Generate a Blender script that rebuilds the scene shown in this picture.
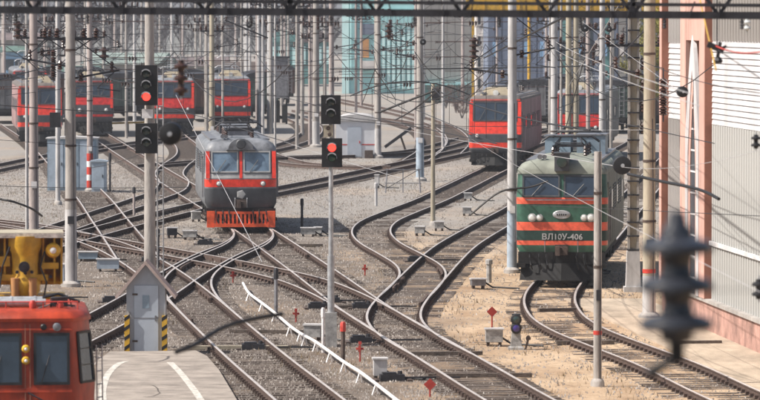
import bpy, math, random
import numpy as np
from mathutils import Vector, Matrix, noise
PI = math.pi
random.seed(7)
for o in list(bpy.data.objects): bpy.data.objects.remove(o)
scene = bpy.context.scene
C = scene.collection

PLACES=[(28,'above the leftmost red locomotive'),(60,'between the two thick left poles'),(88,'just right of the thick pale pole'),(112,'just right of the pole with striped foot'),(137,'left of the left signal heads'),(158,'behind the left signal mast'),(182,'right of the left signal heads'),(209,'left of the yellowish pole'),(235,'right of the yellowish pole'),(256,'left of the paired white poles'),(275,'beside the paired white poles'),(300,'right of the paired white poles'),(325,'left of the middle signal heads'),(345,'right of the middle signal heads'),(375,'before the left half of the turquoise hall'),(416,'before the right half of the turquoise hall'),(440,'before the left half of the grey block'),(476,'before the right half of the grey block'),(510,'above the middle red locomotive'),(548,'before the blue slate hall'),(580,'beside the tan double pole'),(625,'right of the tan double pole'),(9999,'beside the ladder mast')]
def near(px):
    for lim,t in PLACES:
        if px<lim: return t
# ------------------------------------------------------------ camera
H = 9.0; F = 4700.0; YH = 18.0
TH = math.atan((200-YH)/F)
cd = bpy.data.cameras.new('camera'); cam = bpy.data.objects.new('camera', cd); C.objects.link(cam)
cam.location = (0,0,H); cam.rotation_euler = (PI/2-TH,0,0)
cd.sensor_width = 36; cd.lens = 36*F/760
cd.clip_start = 0.5; cd.clip_end = 9000
cd.dof.use_dof = True; cd.dof.focus_distance = 165; cd.dof.aperture_fstop = 4.2
scene.camera = cam

# ------------------------------------------------------------ light
SUN_EL = math.radians(48); SAZ = (-0.975,-0.22)
w = bpy.data.worlds.new('World'); scene.world = w; w.use_nodes = True
nt = w.node_tree; bg = nt.nodes['Background']
sk = nt.nodes.new('ShaderNodeTexSky'); sk.sky_type = 'NISHITA'; sk.sun_disc = False
sk.sun_elevation = SUN_EL; sk.sun_rotation = math.atan2(SAZ[0], SAZ[1])
sk.air_density = 1.2; sk.dust_density = 3.5; sk.ozone_density = 1.0
nt.links.new(sk.outputs[0], bg.inputs[0]); bg.inputs[1].default_value = 0.078
sl = bpy.data.lights.new('sun','SUN'); so = bpy.data.objects.new('sun', sl); C.objects.link(so)
sl.energy = 4.4; sl.angle = math.radians(0.5); sl.color = (1.0,0.94,0.86)
sv = Vector((SAZ[0]*math.cos(SUN_EL), SAZ[1]*math.cos(SUN_EL), math.sin(SUN_EL)))
so.rotation_euler = sv.to_track_quat('Z','Y').to_euler(); so.location = (-60,60,80)
vs = scene.view_settings
vs.view_transform = 'Standard'; vs.look = 'None'; vs.exposure = 0.6; vs.gamma = 1

# ------------------------------------------------------------ pixel (760x400 photo) -> place
def ray(px,py):
    x=(px-380)/F; y=(200-py)/F
    return Vector((x, math.cos(TH)+y*math.sin(TH), -math.sin(TH)+y*math.cos(TH)))
def at(px,py,z=0.0):
    d=ray(px,py); t=(z-H)/d.z
    return Vector((d.x*t,d.y*t,z))
def atd(px,py,Y):
    d=ray(px,py); t=Y/d.y
    return Vector((d.x*t,Y,H+d.z*t))
def dist_of(py): return at(380,py).y

# ------------------------------------------------------------ materials
M = {}
def mat(name, col, rough=0.7, metal=0.0, var=0.25, scale=3.0, col2=None, bump=0.0, bscale=40, spec=0.4, stretch=(1,1,1), coat=0.0):
    m = bpy.data.materials.new(name); m.use_nodes = True; M[name]=m
    n = m.node_tree.nodes; l = m.node_tree.links; b = n['Principled BSDF']
    b.inputs['Roughness'].default_value = rough; b.inputs['Metallic'].default_value = metal
    b.inputs['Specular IOR Level'].default_value = spec
    if coat: b.inputs['Coat Weight'].default_value = coat
    tc = n.new('ShaderNodeTexCoord'); mp = n.new('ShaderNodeMapping'); mp.inputs['Scale'].default_value = stretch
    l.new(tc.outputs['Object'], mp.inputs[0])
    nz = n.new('ShaderNodeTexNoise'); nz.inputs['Scale'].default_value = scale; nz.inputs['Detail'].default_value = 6; nz.inputs['Roughness'].default_value=0.65
    l.new(mp.outputs[0], nz.inputs['Vector'])
    rp = n.new('ShaderNodeValToRGB')
    c2 = col2 if col2 else tuple(c*(1-var) for c in col)
    c1 = col if col2 else tuple(min(1,c*(1+var*0.6)) for c in col)
    rp.color_ramp.elements[0].position=0.35; rp.color_ramp.elements[0].color=(*c2,1)
    rp.color_ramp.elements[1].position=0.65; rp.color_ramp.elements[1].color=(*c1,1)
    l.new(nz.outputs['Fac'], rp.inputs[0]); l.new(rp.outputs[0], b.inputs['Base Color'])
    if bump:
        n2 = n.new('ShaderNodeTexNoise'); n2.inputs['Scale'].default_value=bscale; n2.inputs['Detail'].default_value=4
        l.new(mp.outputs[0], n2.inputs['Vector'])
        bp = n.new('ShaderNodeBump'); bp.inputs['Strength'].default_value=bump; bp.inputs['Distance'].default_value=0.03
        l.new(n2.outputs['Fac'], bp.inputs['Height']); l.new(bp.outputs[0], b.inputs['Normal'])
    return m
def emit(name,col,s,base=(0.02,0.02,0.02)):
    m = mat(name, base, 0.3); b=m.node_tree.nodes['Principled BSDF']
    b.inputs['Emission Color'].default_value=(*col,1); b.inputs['Emission Strength'].default_value=s
mat('rail_side',(0.085,0.055,0.045),0.85,0,0.4,8)
mat('rail_top',(0.60,0.54,0.51),0.38,0.3,0.2,5,stretch=(1,0.2,1))
mat('sleeper_wood',(0.12,0.095,0.08),0.9,0,0.5,6,bump=0.6,bscale=30)
mat('sleeper_concrete',(0.36,0.33,0.29),0.9,0,0.35,5,bump=0.4)
mat('stone',(0.27,0.235,0.21),0.9,0,0.5,0.9,col2=(0.10,0.085,0.075))
mat('stone_pale',(0.36,0.33,0.305),0.9,0,0.4,1.2)
mat('grass_dry',(0.24,0.17,0.095),0.9,0,0.4,0.7,col2=(0.11,0.09,0.045))
mat('concrete',(0.36,0.335,0.315),0.85,0,0.35,2.5,bump=0.4,bscale=25,stretch=(1,1,0.25))
mat('concrete_white',(0.47,0.46,0.46),0.85,0,0.25,3,stretch=(1,1,0.3))
mat('concrete_tan',(0.40,0.355,0.275),0.85,0,0.25,2.5,bump=0.3,stretch=(1,1,0.25))
mat('concrete_rose',(0.38,0.325,0.31),0.85,0,0.25,2.5,bump=0.3,stretch=(1,1,0.25))
mat('paint_white',(0.74,0.72,0.72),0.6,0,0.25,4)
mat('paint_red',(0.50,0.05,0.035),0.5,0,0.25,5)
mat('paint_yellow',(0.62,0.36,0.03),0.5,0,0.3,3,coat=0.2)
mat('paint_black',(0.015,0.015,0.017),0.5,0,0.3,4)
mat('steel_dark',(0.035,0.035,0.042),0.6,0.2,0.4,5)
mat('steel_grey',(0.22,0.22,0.24),0.42,0.3,0.35,4)
mat('steel_brown',(0.09,0.065,0.055),0.75,0.1,0.4,5)
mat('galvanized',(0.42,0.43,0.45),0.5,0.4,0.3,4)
mat('insulator_brown',(0.05,0.025,0.02),0.25,0,0.2,5)
mat('insulator_grey',(0.032,0.035,0.045),0.28,0,0.25,9,spec=0.6)
mat('insulator_white',(0.6,0.62,0.62),0.25,0,0.2,5)
mat('wire_dark',(0.03,0.03,0.035),0.6,0.2,0.2,3)
mat('wire_pale',(0.55,0.54,0.55),0.45,0.3,0.2,3)
mat('cable_black',(0.012,0.012,0.014),0.55,0,0.2,3)
mat('glass_cab',(0.035,0.05,0.075),0.08,0,0.3,1.2,spec=0.8)
mat('glass_blue',(0.16,0.23,0.31),0.10,0,0.4,1.5,spec=0.8)
mat('loco_green',(0.042,0.115,0.08),0.42,0,0.43,2.5,coat=0.15)
mat('loco_green_dark',(0.02,0.05,0.042),0.5,0,0.3,2.5)
mat('loco_pale_green',(0.33,0.50,0.38),0.5,0,0.2,3)
mat('loco_orange',(0.80,0.13,0.07),0.45,0,0.33,3,coat=0.2)
mat('loco_red',(0.70,0.035,0.03),0.4,0,0.38,3,coat=0.25)
mat('loco_scarlet',(0.85,0.055,0.03),0.4,0,0.33,3,coat=0.25)
mat('loco_grey',(0.20,0.21,0.23),0.5,0,0.48,2,coat=0.1)
mat('loco_grey_dark',(0.07,0.075,0.085),0.55,0,0.3,2)
mat('loco_grey_pale',(0.42,0.42,0.42),0.55,0,0.25,1.6,stretch=(1,1,0.4))
mat('loco_side_dirty',(0.26,0.27,0.24),0.7,0,0.4,1.6,col2=(0.12,0.13,0.11),stretch=(1,1,0.3))
mat('loco_side_rose',(0.30,0.19,0.19),0.7,0,0.4,1.6,stretch=(1,1,0.3))
mat('loco_roof_cream',(0.25,0.265,0.225),0.7,0,0.3,1.5)
mat('loco_roof_brown',(0.15,0.13,0.12),0.75,0,0.3,1.5)
mat('loco_roof_tan',(0.33,0.28,0.20),0.75,0,0.3,1.5)
mat('plough_orange',(0.85,0.12,0.04),0.5,0,0.3,3)
mat('under_black',(0.014,0.0135,0.014),0.75,0.1,0.4,4)
mat('car_red',(0.40,0.045,0.014),0.5,0,0.45,2.2,coat=0.15,stretch=(1,1,0.35),bump=0.1,bscale=6)
mat('lamp_glass',(0.75,0.75,0.72),0.1,0,0.1,5,spec=0.9)
emit('signal_red_lit',(1.0,0.03,0.02),3.0)
mat('signal_lens',(0.03,0.05,0.045),0.1,0,0.2,4,spec=0.8)
mat('signal_lens_green',(0.015,0.07,0.045),0.15,0,0.2,4,spec=0.8)
mat('signal_violet',(0.05,0.03,0.18),0.15,0,0.2,4,spec=0.8)
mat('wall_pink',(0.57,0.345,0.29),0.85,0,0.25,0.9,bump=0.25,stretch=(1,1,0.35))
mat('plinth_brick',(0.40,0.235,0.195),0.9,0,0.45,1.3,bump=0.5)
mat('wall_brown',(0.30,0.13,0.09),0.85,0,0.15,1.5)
mat('panel_white',(0.62,0.60,0.61),0.5,0,0.25,0.7,stretch=(1,1,0.2))
mat('panel_grey',(0.46,0.46,0.445),0.6,0,0.4,0.8,stretch=(1,1,0.12))
mat('panel_taupe',(0.27,0.25,0.235),0.6,0,0.35,0.8,stretch=(1,1,0.15))
mat('panel_grey_dark',(0.34,0.32,0.31),0.65,0,0.2,0.8,stretch=(1,1,0.3))
mat('wall_turquoise',(0.36,0.64,0.66),0.7,0,0.15,0.4)
mat('wall_mint',(0.58,0.82,0.82),0.7,0,0.12,0.4)
mat('wall_grey',(0.28,0.27,0.26),0.85,0,0.15,0.3)
mat('wall_pale',(0.62,0.58,0.56),0.85,0,0.15,0.5)
mat('wall_slate',(0.15,0.18,0.25),0.8,0,0.2,0.4)
mat('wall_teal',(0.12,0.27,0.27),0.8,0,0.2,0.5)
mat('roof_green',(0.09,0.15,0.13),0.8,0,0.25,0.5)
mat('roof_pale_green',(0.22,0.27,0.25),0.8,0,0.2,0.5)
mat('roof_brown',(0.14,0.11,0.11),0.85,0,0.3,0.5)
mat('wall_shed_blue',(0.25,0.42,0.62),0.7,0,0.2,1)
mat('shed_white',(0.62,0.64,0.68),0.5,0,0.1,1)
mat('cabinet_blue',(0.23,0.30,0.37),0.55,0,0.2,2)
mat('cabinet_blue_pale',(0.36,0.43,0.51),0.55,0,0.2,2)
mat('booth_grey',(0.36,0.38,0.42),0.6,0,0.12,2)
mat('booth_door',(0.42,0.47,0.54),0.55,0,0.12,1.2)
mat('booth_roof',(0.46,0.36,0.33),0.8,0,0.25,4)
mat('asphalt_pale',(0.31,0.27,0.235),0.95,0,0.32,1.6,bump=0.4,bscale=60)
mat('marking_white',(0.55,0.52,0.47),0.85,0,0.5,7,bump=0.3)
mat('bark',(0.16,0.15,0.15),0.9,0,0.3,1.2)
mat('bark_birch',(0.50,0.49,0.50),0.9,0,0.4,0.5,col2=(0.15,0.14,0.15),stretch=(1,1,2))
mat('twig',(0.07,0.062,0.07),0.95,0,0.3,0.5)
mat('twig_rust',(0.15,0.09,0.075),0.95,0,0.3,0.8)
mat('leaf_yellow',(0.28,0.26,0.06),0.9,0,0.3,0.8)
mat('hill',(0.16,0.16,0.15),0.95,0,0.3,0.02)
mat('window_dark',(0.05,0.07,0.09),0.2,0,0.3,0.7,spec=0.6)
mat('timber_orange',(0.50,0.25,0.10),0.8,0,0.2,3)
mat('relay_grey',(0.34,0.335,0.33),0.7,0,0.45,5)

# ground material
def ground_mat():
    m = bpy.data.materials.new('ground_soil'); m.use_nodes=True; M['ground']=m
    n=m.node_tree.nodes; l=m.node_tree.links; b=n['Principled BSDF']; b.inputs['Roughness'].default_value=0.95; b.inputs['Specular IOR Level'].default_value=0.15
    tc=n.new('ShaderNodeTexCoord')
    def nz(s,d=6,r=0.6,st=(1,1,1)):
        mp=n.new('ShaderNodeMapping'); mp.inputs['Scale'].default_value=st; l.new(tc.outputs['Object'],mp.inputs[0])
        x=n.new('ShaderNodeTexNoise'); x.inputs['Scale'].default_value=s; x.inputs['Detail'].default_value=d; x.inputs['Roughness'].default_value=r
        l.new(mp.outputs[0],x.inputs['Vector']); return x.outputs['Fac']
    def ramp(f,stops):
        r=n.new('ShaderNodeValToRGB'); l.new(f,r.inputs[0]); e=r.color_ramp.elements
        while len(e)<len(stops): e.new(0.5)
        for i,(p,c) in enumerate(stops): e[i].position=p; e[i].color=(*c,1)
        return r.outputs[0]
    def mix(f,a,c,mode='MIX'):
        x=n.new('ShaderNodeMix'); x.data_type='RGBA'; x.blend_type=mode
        if isinstance(f,float): x.inputs[0].default_value=f
        else: l.new(f,x.inputs[0])
        l.new(a,x.inputs[6]); l.new(c,x.inputs[7]); return x.outputs[2]
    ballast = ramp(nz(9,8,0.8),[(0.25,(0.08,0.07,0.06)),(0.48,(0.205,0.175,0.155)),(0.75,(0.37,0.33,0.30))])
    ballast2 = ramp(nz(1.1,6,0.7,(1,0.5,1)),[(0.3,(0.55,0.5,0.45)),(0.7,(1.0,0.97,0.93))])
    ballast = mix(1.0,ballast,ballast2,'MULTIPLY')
    sand = ramp(nz(4,8,0.75),[(0.25,(0.30,0.21,0.14)),(0.5,(0.52,0.39,0.27)),(0.8,(0.66,0.53,0.39))])
    sand2 = ramp(nz(0.45,5,0.65,(1,0.35,1)),[(0.3,(0.62,0.55,0.5)),(0.6,(1,1,1))])
    sand = mix(1.0,sand,sand2,'MULTIPLY')
    # where the sand lies: right-hand side of the yard, ragged edge
    sx=n.new('ShaderNodeSeparateXYZ'); l.new(tc.outputs['Object'],sx.inputs[0])
    # edge line x = 9.5 - 0.055*y  roughly, wobbling
    a=n.new('ShaderNodeMath'); a.operation='MULTIPLY'; a.inputs[1].default_value=0.02; l.new(sx.outputs['Y'],a.inputs[0])
    s=n.new('ShaderNodeMath'); s.operation='ADD'; l.new(sx.outputs['X'],s.inputs[0]); l.new(a.outputs[0],s.inputs[1])
    wob=n.new('ShaderNodeMath'); wob.operation='MULTIPLY_ADD'; l.new(nz(0.22,5,0.7,(1,0.4,1)),wob.inputs[0]); wob.inputs[1].default_value=9.0; l.new(s.outputs[0],wob.inputs[2])
    mr=n.new('ShaderNodeMapRange'); l.new(wob.outputs[0],mr.inputs[0]); mr.inputs[1].default_value=6.6; mr.inputs[2].default_value=10.0
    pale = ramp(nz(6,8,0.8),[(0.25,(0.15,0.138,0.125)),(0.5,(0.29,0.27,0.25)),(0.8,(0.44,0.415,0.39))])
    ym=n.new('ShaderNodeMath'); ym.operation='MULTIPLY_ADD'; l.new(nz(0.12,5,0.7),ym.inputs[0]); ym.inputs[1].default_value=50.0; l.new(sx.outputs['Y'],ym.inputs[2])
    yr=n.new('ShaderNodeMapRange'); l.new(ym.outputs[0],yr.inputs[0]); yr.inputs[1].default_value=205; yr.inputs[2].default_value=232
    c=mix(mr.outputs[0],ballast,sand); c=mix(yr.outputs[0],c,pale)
    # patches of sand and of brown dead grass elsewhere
    p=ramp(nz(0.16,6,0.7,(1,0.4,1)),[(0.50,(0,0,0)),(0.66,(0.38,0.38,0.38))]); c=mix(p,c,sand)
    p=ramp(nz(0.5,6,0.75,(1,0.5,1)),[(0.55,(0,0,0)),(0.72,(0.55,0.55,0.55))])
    br=n.new('ShaderNodeRGB'); br.outputs[0].default_value=(0.17,0.115,0.075,1); c=mix(p,c,br.outputs[0])
    at_=n.new('ShaderNodeAttribute'); at_.attribute_name='oil'; om=n.new('ShaderNodeMath'); om.operation='MULTIPLY'; l.new(at_.outputs['Fac'],om.inputs[0]); l.new(ramp(nz(1.6,5,0.7),[(0.3,(0.25,0.25,0.25)),(0.65,(0.95,0.95,0.95))]),om.inputs[1])
    ol=n.new('ShaderNodeRGB'); ol.outputs[0].default_value=(0.075,0.06,0.052,1); c=mix(om.outputs[0],c,ol.outputs[0])
    l.new(c,b.inputs['Base Color'])
    bp=n.new('ShaderNodeBump'); bp.inputs['Strength'].default_value=0.8; bp.inputs['Distance'].default_value=0.05
    l.new(nz(14,6,0.8),bp.inputs['Height']); l.new(bp.outputs[0],b.inputs['Normal'])
ground_mat()

# ------------------------------------------------------------ mesh helpers
class MB:
    def __init__(s): s.v=[]; s.f=[]; s.m=[]
    def add(s,vs,fs,mi=0):
        o=len(s.v); s.v+= [tuple(p) for p in vs]; s.f+=[tuple(i+o for i in f) for f in fs]; s.m+=[mi]*len(fs); return s
    def box(s,c,d,rz=0,mi=0,mat4=None):
        x,y,z=d[0]/2,d[1]/2,d[2]/2
        P=[Vector((a,b,e)) for e in (-z,z) for a,b in ((-x,-y),(x,-y),(x,y),(-x,y))]
        if rz: R=Matrix.Rotation(rz,3,'Z'); P=[R@p for p in P]
        if mat4: P=[mat4@p for p in P]
        P=[p+Vector(c) for p in P]
        return s.add(P,[(0,3,2,1),(4,5,6,7),(0,1,5,4),(1,2,6,5),(2,3,7,6),(3,0,4,7)],mi)
    def span(s,a,b,mi=0):
        return s.box([(a[i]+b[i])/2 for i in range(3)],[abs(b[i]-a[i]) for i in range(3)],0,mi)
    def bar(s,a,b,w,h,mi=0):      # rectangular bar between points
        a=Vector(a); b=Vector(b); d=(b-a); L=d.length
        if L<1e-6: return s
        q=d.to_track_quat('Y','Z'); P=[]
        for y in (0,L):
            for x,z in ((-w/2,-h/2),(w/2,-h/2),(w/2,h/2),(-w/2,h/2)): P.append(a+q@Vector((x,y,z)))
        return s.add(P,[(0,1,2,3),(7,6,5,4),(0,4,5,1),(1,5,6,2),(2,6,7,3),(3,7,4,0)],mi)
    def tube(s,pts,r,n=6,mi=0,cap=True):
        pts=[Vector(p) for p in pts]; k=len(pts); rr=r if isinstance(r,(list,tuple)) else [r]*k
        o=[]; 
        for i,p in enumerate(pts):
            d=(pts[min(i+1,k-1)]-pts[max(i-1,0)]).normalized()
            u=Vector((0,0,1)) if abs(d.z)<0.9 else Vector((0,1,0))
            a=d.cross(u).normalized(); b=a.cross(d).normalized()
            o+=[p+(a*math.cos(2*PI*j/n)+b*math.sin(2*PI*j/n))*rr[i] for j in range(n)]
        f=[]
        for i in range(k-1):
            for j in range(n):
                f.append((i*n+j,i*n+(j+1)%n,(i+1)*n+(j+1)%n,(i+1)*n+j))
        if cap: f.append(tuple(range(n-1,-1,-1))); f.append(tuple((k-1)*n+j for j in range(n)))
        return s.add(o,f,mi)
    def lathe(s,prof,org=(0,0,0),axis='Z',n=12,mi=0):   # prof: (r,h)
        org=Vector(org); o=[]
        for r,h in prof:
            for j in range(n):
                a=2*PI*j/n; c,d=r*math.cos(a),r*math.sin(a)
                p={'Z':(c,d,h),'Y':(c,h,-d),'X':(h,c,d)}[axis]
                o.append(org+Vector(p))
        f=[]
        for i in range(len(prof)-1):
            for j in range(n): f.append((i*n+j,i*n+(j+1)%n,(i+1)*n+(j+1)%n,(i+1)*n+j))
        f.append(tuple(range(n-1,-1,-1))); f.append(tuple((len(prof)-1)*n+j for j in range(n)))
        return s.add(o,f,mi)
    def loft(s,rings,mi=0,cap=True,closed=True):
        n=len(rings[0]); o=[p for r in rings for p in r]; f=[]
        for i in range(len(rings)-1):
            for j in range(n if closed else n-1):
                f.append((i*n+j,i*n+(j+1)%n,(i+1)*n+(j+1)%n,(i+1)*n+j))
        if cap and closed: f.append(tuple(range(n-1,-1,-1))); f.append(tuple((len(rings)-1)*n+j for j in range(n)))
        return s.add(o,f,mi)
    def prism(s,poly,y0,y1,mi=0):   # poly in xz
        return s.loft([[(x,y0,z) for x,z in poly],[(x,y1,z) for x,z in poly]],mi)
    def slab(s,x0,x1,z0,z1,yf0,yf1,t,mi=0):  # leaning slab, front face y at z0 / z1
        P=[(x0,yf0,z0),(x1,yf0,z0),(x1,yf0+t,z0),(x0,yf0+t,z0),(x0,yf1,z1),(x1,yf1,z1),(x1,yf1+t,z1),(x0,yf1+t,z1)]
        return s.add(P,[(0,3,2,1),(4,5,6,7),(0,1,5,4),(1,2,6,5),(2,3,7,6),(3,0,4,7)],mi)
    def mesh(s,name,mats,smooth=False):
        me=bpy.data.meshes.new(name); me.from_pydata(s.v,[],s.f); 
        for m in (mats if isinstance(mats,(list,tuple)) else [mats]): me.materials.append(M[m] if isinstance(m,str) else m)
        if any(s.m): me.polygons.foreach_set('material_index',s.m)
        import bmesh
        bm=bmesh.new(); bm.from_mesh(me); bmesh.ops.recalc_face_normals(bm,faces=bm.faces); bm.to_mesh(me); bm.free()
        if smooth:
            me.polygons.foreach_set('use_smooth',[True]*len(me.polygons)); me.set_sharp_from_angle(angle=math.radians(38))
        me.update(); return me
    def build(s,name,mats,parent=None,smooth=False):
        return link(name,s.mesh(name,mats,smooth),parent)
def link(name,me,parent=None,loc=None):
    o=bpy.data.objects.new(name,me); C.objects.link(o)
    if parent: o.parent=parent
    if loc is not None: o.location=loc
    return o
def thing(name,label,cat,loc=(0,0,0),rz=0,group=None):
    o=bpy.data.objects.new(name,None); C.objects.link(o); o.location=loc; o.rotation_euler=(0,0,rz); o.empty_display_size=0.3
    o['label']=label; o['category']=cat
    if group: o['group']=group
    return o
def tag(o,label,cat,group=None):
    o['label']=label; o['category']=cat
    if group: o['group']=group
    return o
def struct(o,label=None):
    o['kind']='structure'
    if label: o['label']=label
    return o
def kids(o): return [c for c in bpy.data.objects if c.parent==o]
KM={}
def copy_tree(o,loc=None,rz=None,label=None,parent=None):
    c=o.copy(); C.objects.link(c)
    if parent is not None: c.parent=parent
    if loc is not None: c.location=loc
    if rz is not None: c.rotation_euler=(0,0,rz)
    if label: c['label']=label
    for ch in kids(o): copy_tree(ch,parent=c)
    return c

# ------------------------------------------------------------ ground
def axis_lines(fine0,fine1,step,ext):
    a=list(np.arange(fine0,fine1+1e-6,step)); lo=[];x=fine0;s=step
    while x>ext[0]: s*=1.5; x-=s; lo.append(max(x,ext[0]))
    hi=[];x=fine1;s=step
    while x<ext[1]: s*=1.5; x+=s; hi.append(min(x,ext[1]))
    return lo[::-1]+a+hi
gx=axis_lines(-20,16,0.35,(-3500,3500)); gy=axis_lines(98,235,0.45,(-60,5000))
gv=[]
for y in gy:
    for x in gx:
        if -20<=x<=16 and 98<=y<=235:
            z=0.035*noise.noise(Vector((x*0.9,y*0.5,0)))+0.025*noise.noise(Vector((x*3,y*3,5)))+0.004
        else: z=-0.012
        gv.append((x,y,z))
nx=len(gx); gf=[(j*nx+i,j*nx+i+1,(j+1)*nx+i+1,(j+1)*nx+i) for j in range(len(gy)-1) for i in range(nx-1)]
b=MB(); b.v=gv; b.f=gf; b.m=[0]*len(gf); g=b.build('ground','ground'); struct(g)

# ------------------------------------------------------------ tracks
GAUGE=1.52
def smooth_path(pts,step=0.6):
    P=[Vector((p.x,p.y)) for p in pts]; P=[P[0]*2-P[1]]+P+[P[-1]*2-P[-2]]
    out=[]
    for i in range(1,len(P)-2):
        p0,p1,p2,p3=P[i-1:i+3]; n=max(2,int((p2-p1).length/0.5))
        t0=0; t1=max(.1,(p1-p0).length)**.5; t2=t1+max(.1,(p2-p1).length)**.5; t3=t2+max(.1,(p3-p2).length)**.5
        for k in range(n):
            t=t1+(t2-t1)*k/n
            A1=p0*((t1-t)/t1)+p1*(t/t1); A2=p1*((t2-t)/(t2-t1))+p2*((t-t1)/(t2-t1)); A3=p2*((t3-t)/(t3-t2))+p3*((t-t2)/(t3-t2))
            B1=A1*((t2-t)/t2)+A2*(t/t2); B2=A2*((t3-t)/(t3-t1))+A3*((t-t1)/(t3-t1))
            out.append(B1*((t2-t)/(t2-t1))+B2*((t-t1)/(t2-t1)))
    out.append(P[-2])
    for _ in range(14):     # relax
        out=[out[0]]+[(out[i-1]+out[i]*2+out[i+1])/4 for i in range(1,len(out)-1)]+[out[-1]]
    res=[out[0]]; acc=0
    for i in range(1,len(out)):
        seg=out[i]-out[i-1]; L=seg.length; 
        while L>1e-9 and acc+L>=step:
            t=(step-acc)/L; q=out[i-1]+seg*t; res.append(q); out[i-1]=q; seg=out[i]-q; L=seg.length; acc=0
        acc+=L
    return res
RH=0.20
RP=[(-0.07,0.0),(-0.065,0.022),(-0.012,0.045),(-0.012,0.145),(-0.037,0.16),(-0.037,0.195),(-0.03,RH),(0.03,RH),(0.037,0.195),(0.037,0.16),(0.012,0.145),(0.012,0.045),(0.065,0.022),(0.07,0.0)]
TRK={}; TT={}; ti=0
sl_mesh={}
for k,mm in (('w','sleeper_wood'),('c','sleeper_concrete')):
    q=MB(); q.span((-1.37,-0.125,-0.14),(1.37,0.125,0.018)); 
    for sx in (-1,1): q.box((sx*0.76,0,0.026),(0.36,0.17,0.016))
    sl_mesh[k]=q.mesh('sleeper',mm)
def track(name,pix,label,kind='w',sleep=True,indiv=True,extra=()):
    global ti
    pts=[at(*p) for p in pix]+[Vector((a,b,0)) for a,b in extra]
    path=smooth_path(pts); TRK[name]=path
    z0=0.004+0.0035*(ti%9); ti+=1
    T=thing('railway_track',label,'railway track',(path[0].x,path[0].y,0),group='railway tracks of the yard'); TT[name]=T
    n=len(path); org=Vector((path[0].x,path[0].y,0))
    tan=[(path[min(i+1,n-1)]-path[max(i-1,0)]).normalized() for i in range(n)]
    far=min(p.y for p in path)>300
    prof=RP
    for side in (-1,1):
        b=MB(); rings=[]
        for p,t in zip(path,tan):
            nr=Vector((t.y,-t.x)); c=p+nr*side*(GAUGE/2+0.035)
            rings.append([(c.x+nr.x*x-org.x,c.y+nr.y*x-org.y,z+z0) for x,z in prof])
        k=len(prof)
        for i in range(len(rings)-1):
            o=len(b.v)
            if i==0: b.v+=rings[0]
            base=i*k; b.v+=rings[i+1]
            for j in range(k):
                b.f.append((base+j,base+(j+1)%k,base+k+(j+1)%k,base+k+j)); b.m.append(1 if 5<=j<=7 else 0)
        b.build('rail',['rail_side','rail_top'],T)
    clamps=MB(); rest=MB(); cnt=0
    order=sorted(range(n),key=lambda i:path[i].y)
    near=set(order[:300])
    for i in range(n):
        p,t=path[i],tan[i]; a=math.atan2(-t.x,t.y)
        if p.y<232:
            nr=Vector((t.y,-t.x))
            for side in (-1,1):
                for e in (-1,1):
                    c=p+nr*(side*(GAUGE/2+0.035)+e*0.085); clamps.box((c.x-org.x,c.y-org.y,0.055+z0),(0.085,0.11,0.075),a)
        if sleep and p.y<400:
            wob=random.uniform(-0.03,0.03)
            if indiv and i in near and p.y<235:
                o=link('sleeper',sl_mesh[kind],T,(p.x-org.x,p.y-org.y,z0*0.5+random.uniform(-0.022,0.002))); o.rotation_euler=(0,0,a+wob)
            else: rest.box((p.x-org.x,p.y-org.y,-0.06+z0*0.5),(2.7,0.25,0.16),a+wob)
    if rest.v: rest.build('distant_sleepers','sleeper_wood',T)['kind']='stuff'
    if clamps.v: clamps.build('rail_clamps','rail_side',T)['kind']='stuff'
    return T
track('T1',[(674,159),(642,194),(610,229),(584,258),(562,283),(551,298),(550,310),(560,325),(582,338),(612,350),(669,372),(727,400),(800,432)],'track curving out from under the green locomotive beside the pink building','w')
track('T2',[(600,128),(560,143),(519,161),(495,172),(459,190),(428,205),(400,216),(378,226),(371,236),(379,247),(400,259),(418,270),(423,280),(416,291),(404,303)],'track bending from the red locomotive beside the tall pole into the middle turnout')
track('T3',[(618,143),(588,160),(552,190),(522,212),(490,230),(457,250),(440,265),(422,284),(404,303),(395,316),(394,326),(403,338),(420,350),(437,359),(455,369),(505,400),(575,440)],'dark-sided track coming from behind the green locomotive down into the long diagonal')
track('T4',[(95,135),(137,162),(190,195),(247,230),(310,274),(373,320),(431,355),(505,400),(600,455)],'long straight diagonal track running out from under the grey locomotive to lower right')
track('T5',[(-60,222),(20,231),(80,241),(140,252),(200,263),(250,273),(300,285),(335,299),(373,320),(400,336)],'track sweeping in from the left edge to join the long diagonal at mid picture')
track('T6',[(247,230),(254,240),(247,249),(228,258),(207,268),(192,279),(187,290),(192,303),(204,316),(226,337)],'short crossover curving from the grey locomotive down to the track beside the platform')
track('T7',[(-60,220),(20,229),(75,240),(110,251),(140,266),(165,283),(187,301),(226,337),(257,365),(299,400),(370,460)],'track passing just right of the gabled hut and along the pale platform')
track('T8',[(247,230),(254,239),(245,248),(215,261),(180,281),(150,301),(105,327),(60,350),(0,378),(-60,402)],'track crossing behind the gabled hut down towards the red railcar')
track('T10',[(600,124),(560,132),(520,141),(480,150),(440,159),(390,170),(330,183),(275,194),(225,204),(170,217),(110,233),(60,247),(0,264),(-60,280)],'track slanting down from the far right behind the grey locomotive to the left edge')
track('T11',[(160,122),(174,137),(188,150),(188,158),(174,169),(169,177),(174,185),(168,194),(145,203),(90,222),(50,236),(0,252),(-60,270)],'snaking track right of the left signal mast, leading down to the left',indiv=True)
track('T12',[(-60,184),(-30,176),(20,165),(60,157),(110,149),(200,137)],'track behind the blue cabinets at far left',indiv=False)
track('T13',[(10,126),(40,146),(73,180),(95,204),(108,222),(125,245),(140,266)],'track leading down from the leftmost red locomotive',indiv=False)
track('T14',[(215,120),(231,133),(252,148),(275,160),(320,168),(390,170)],'track curving right from the red locomotive behind the grey one',indiv=False)
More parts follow.
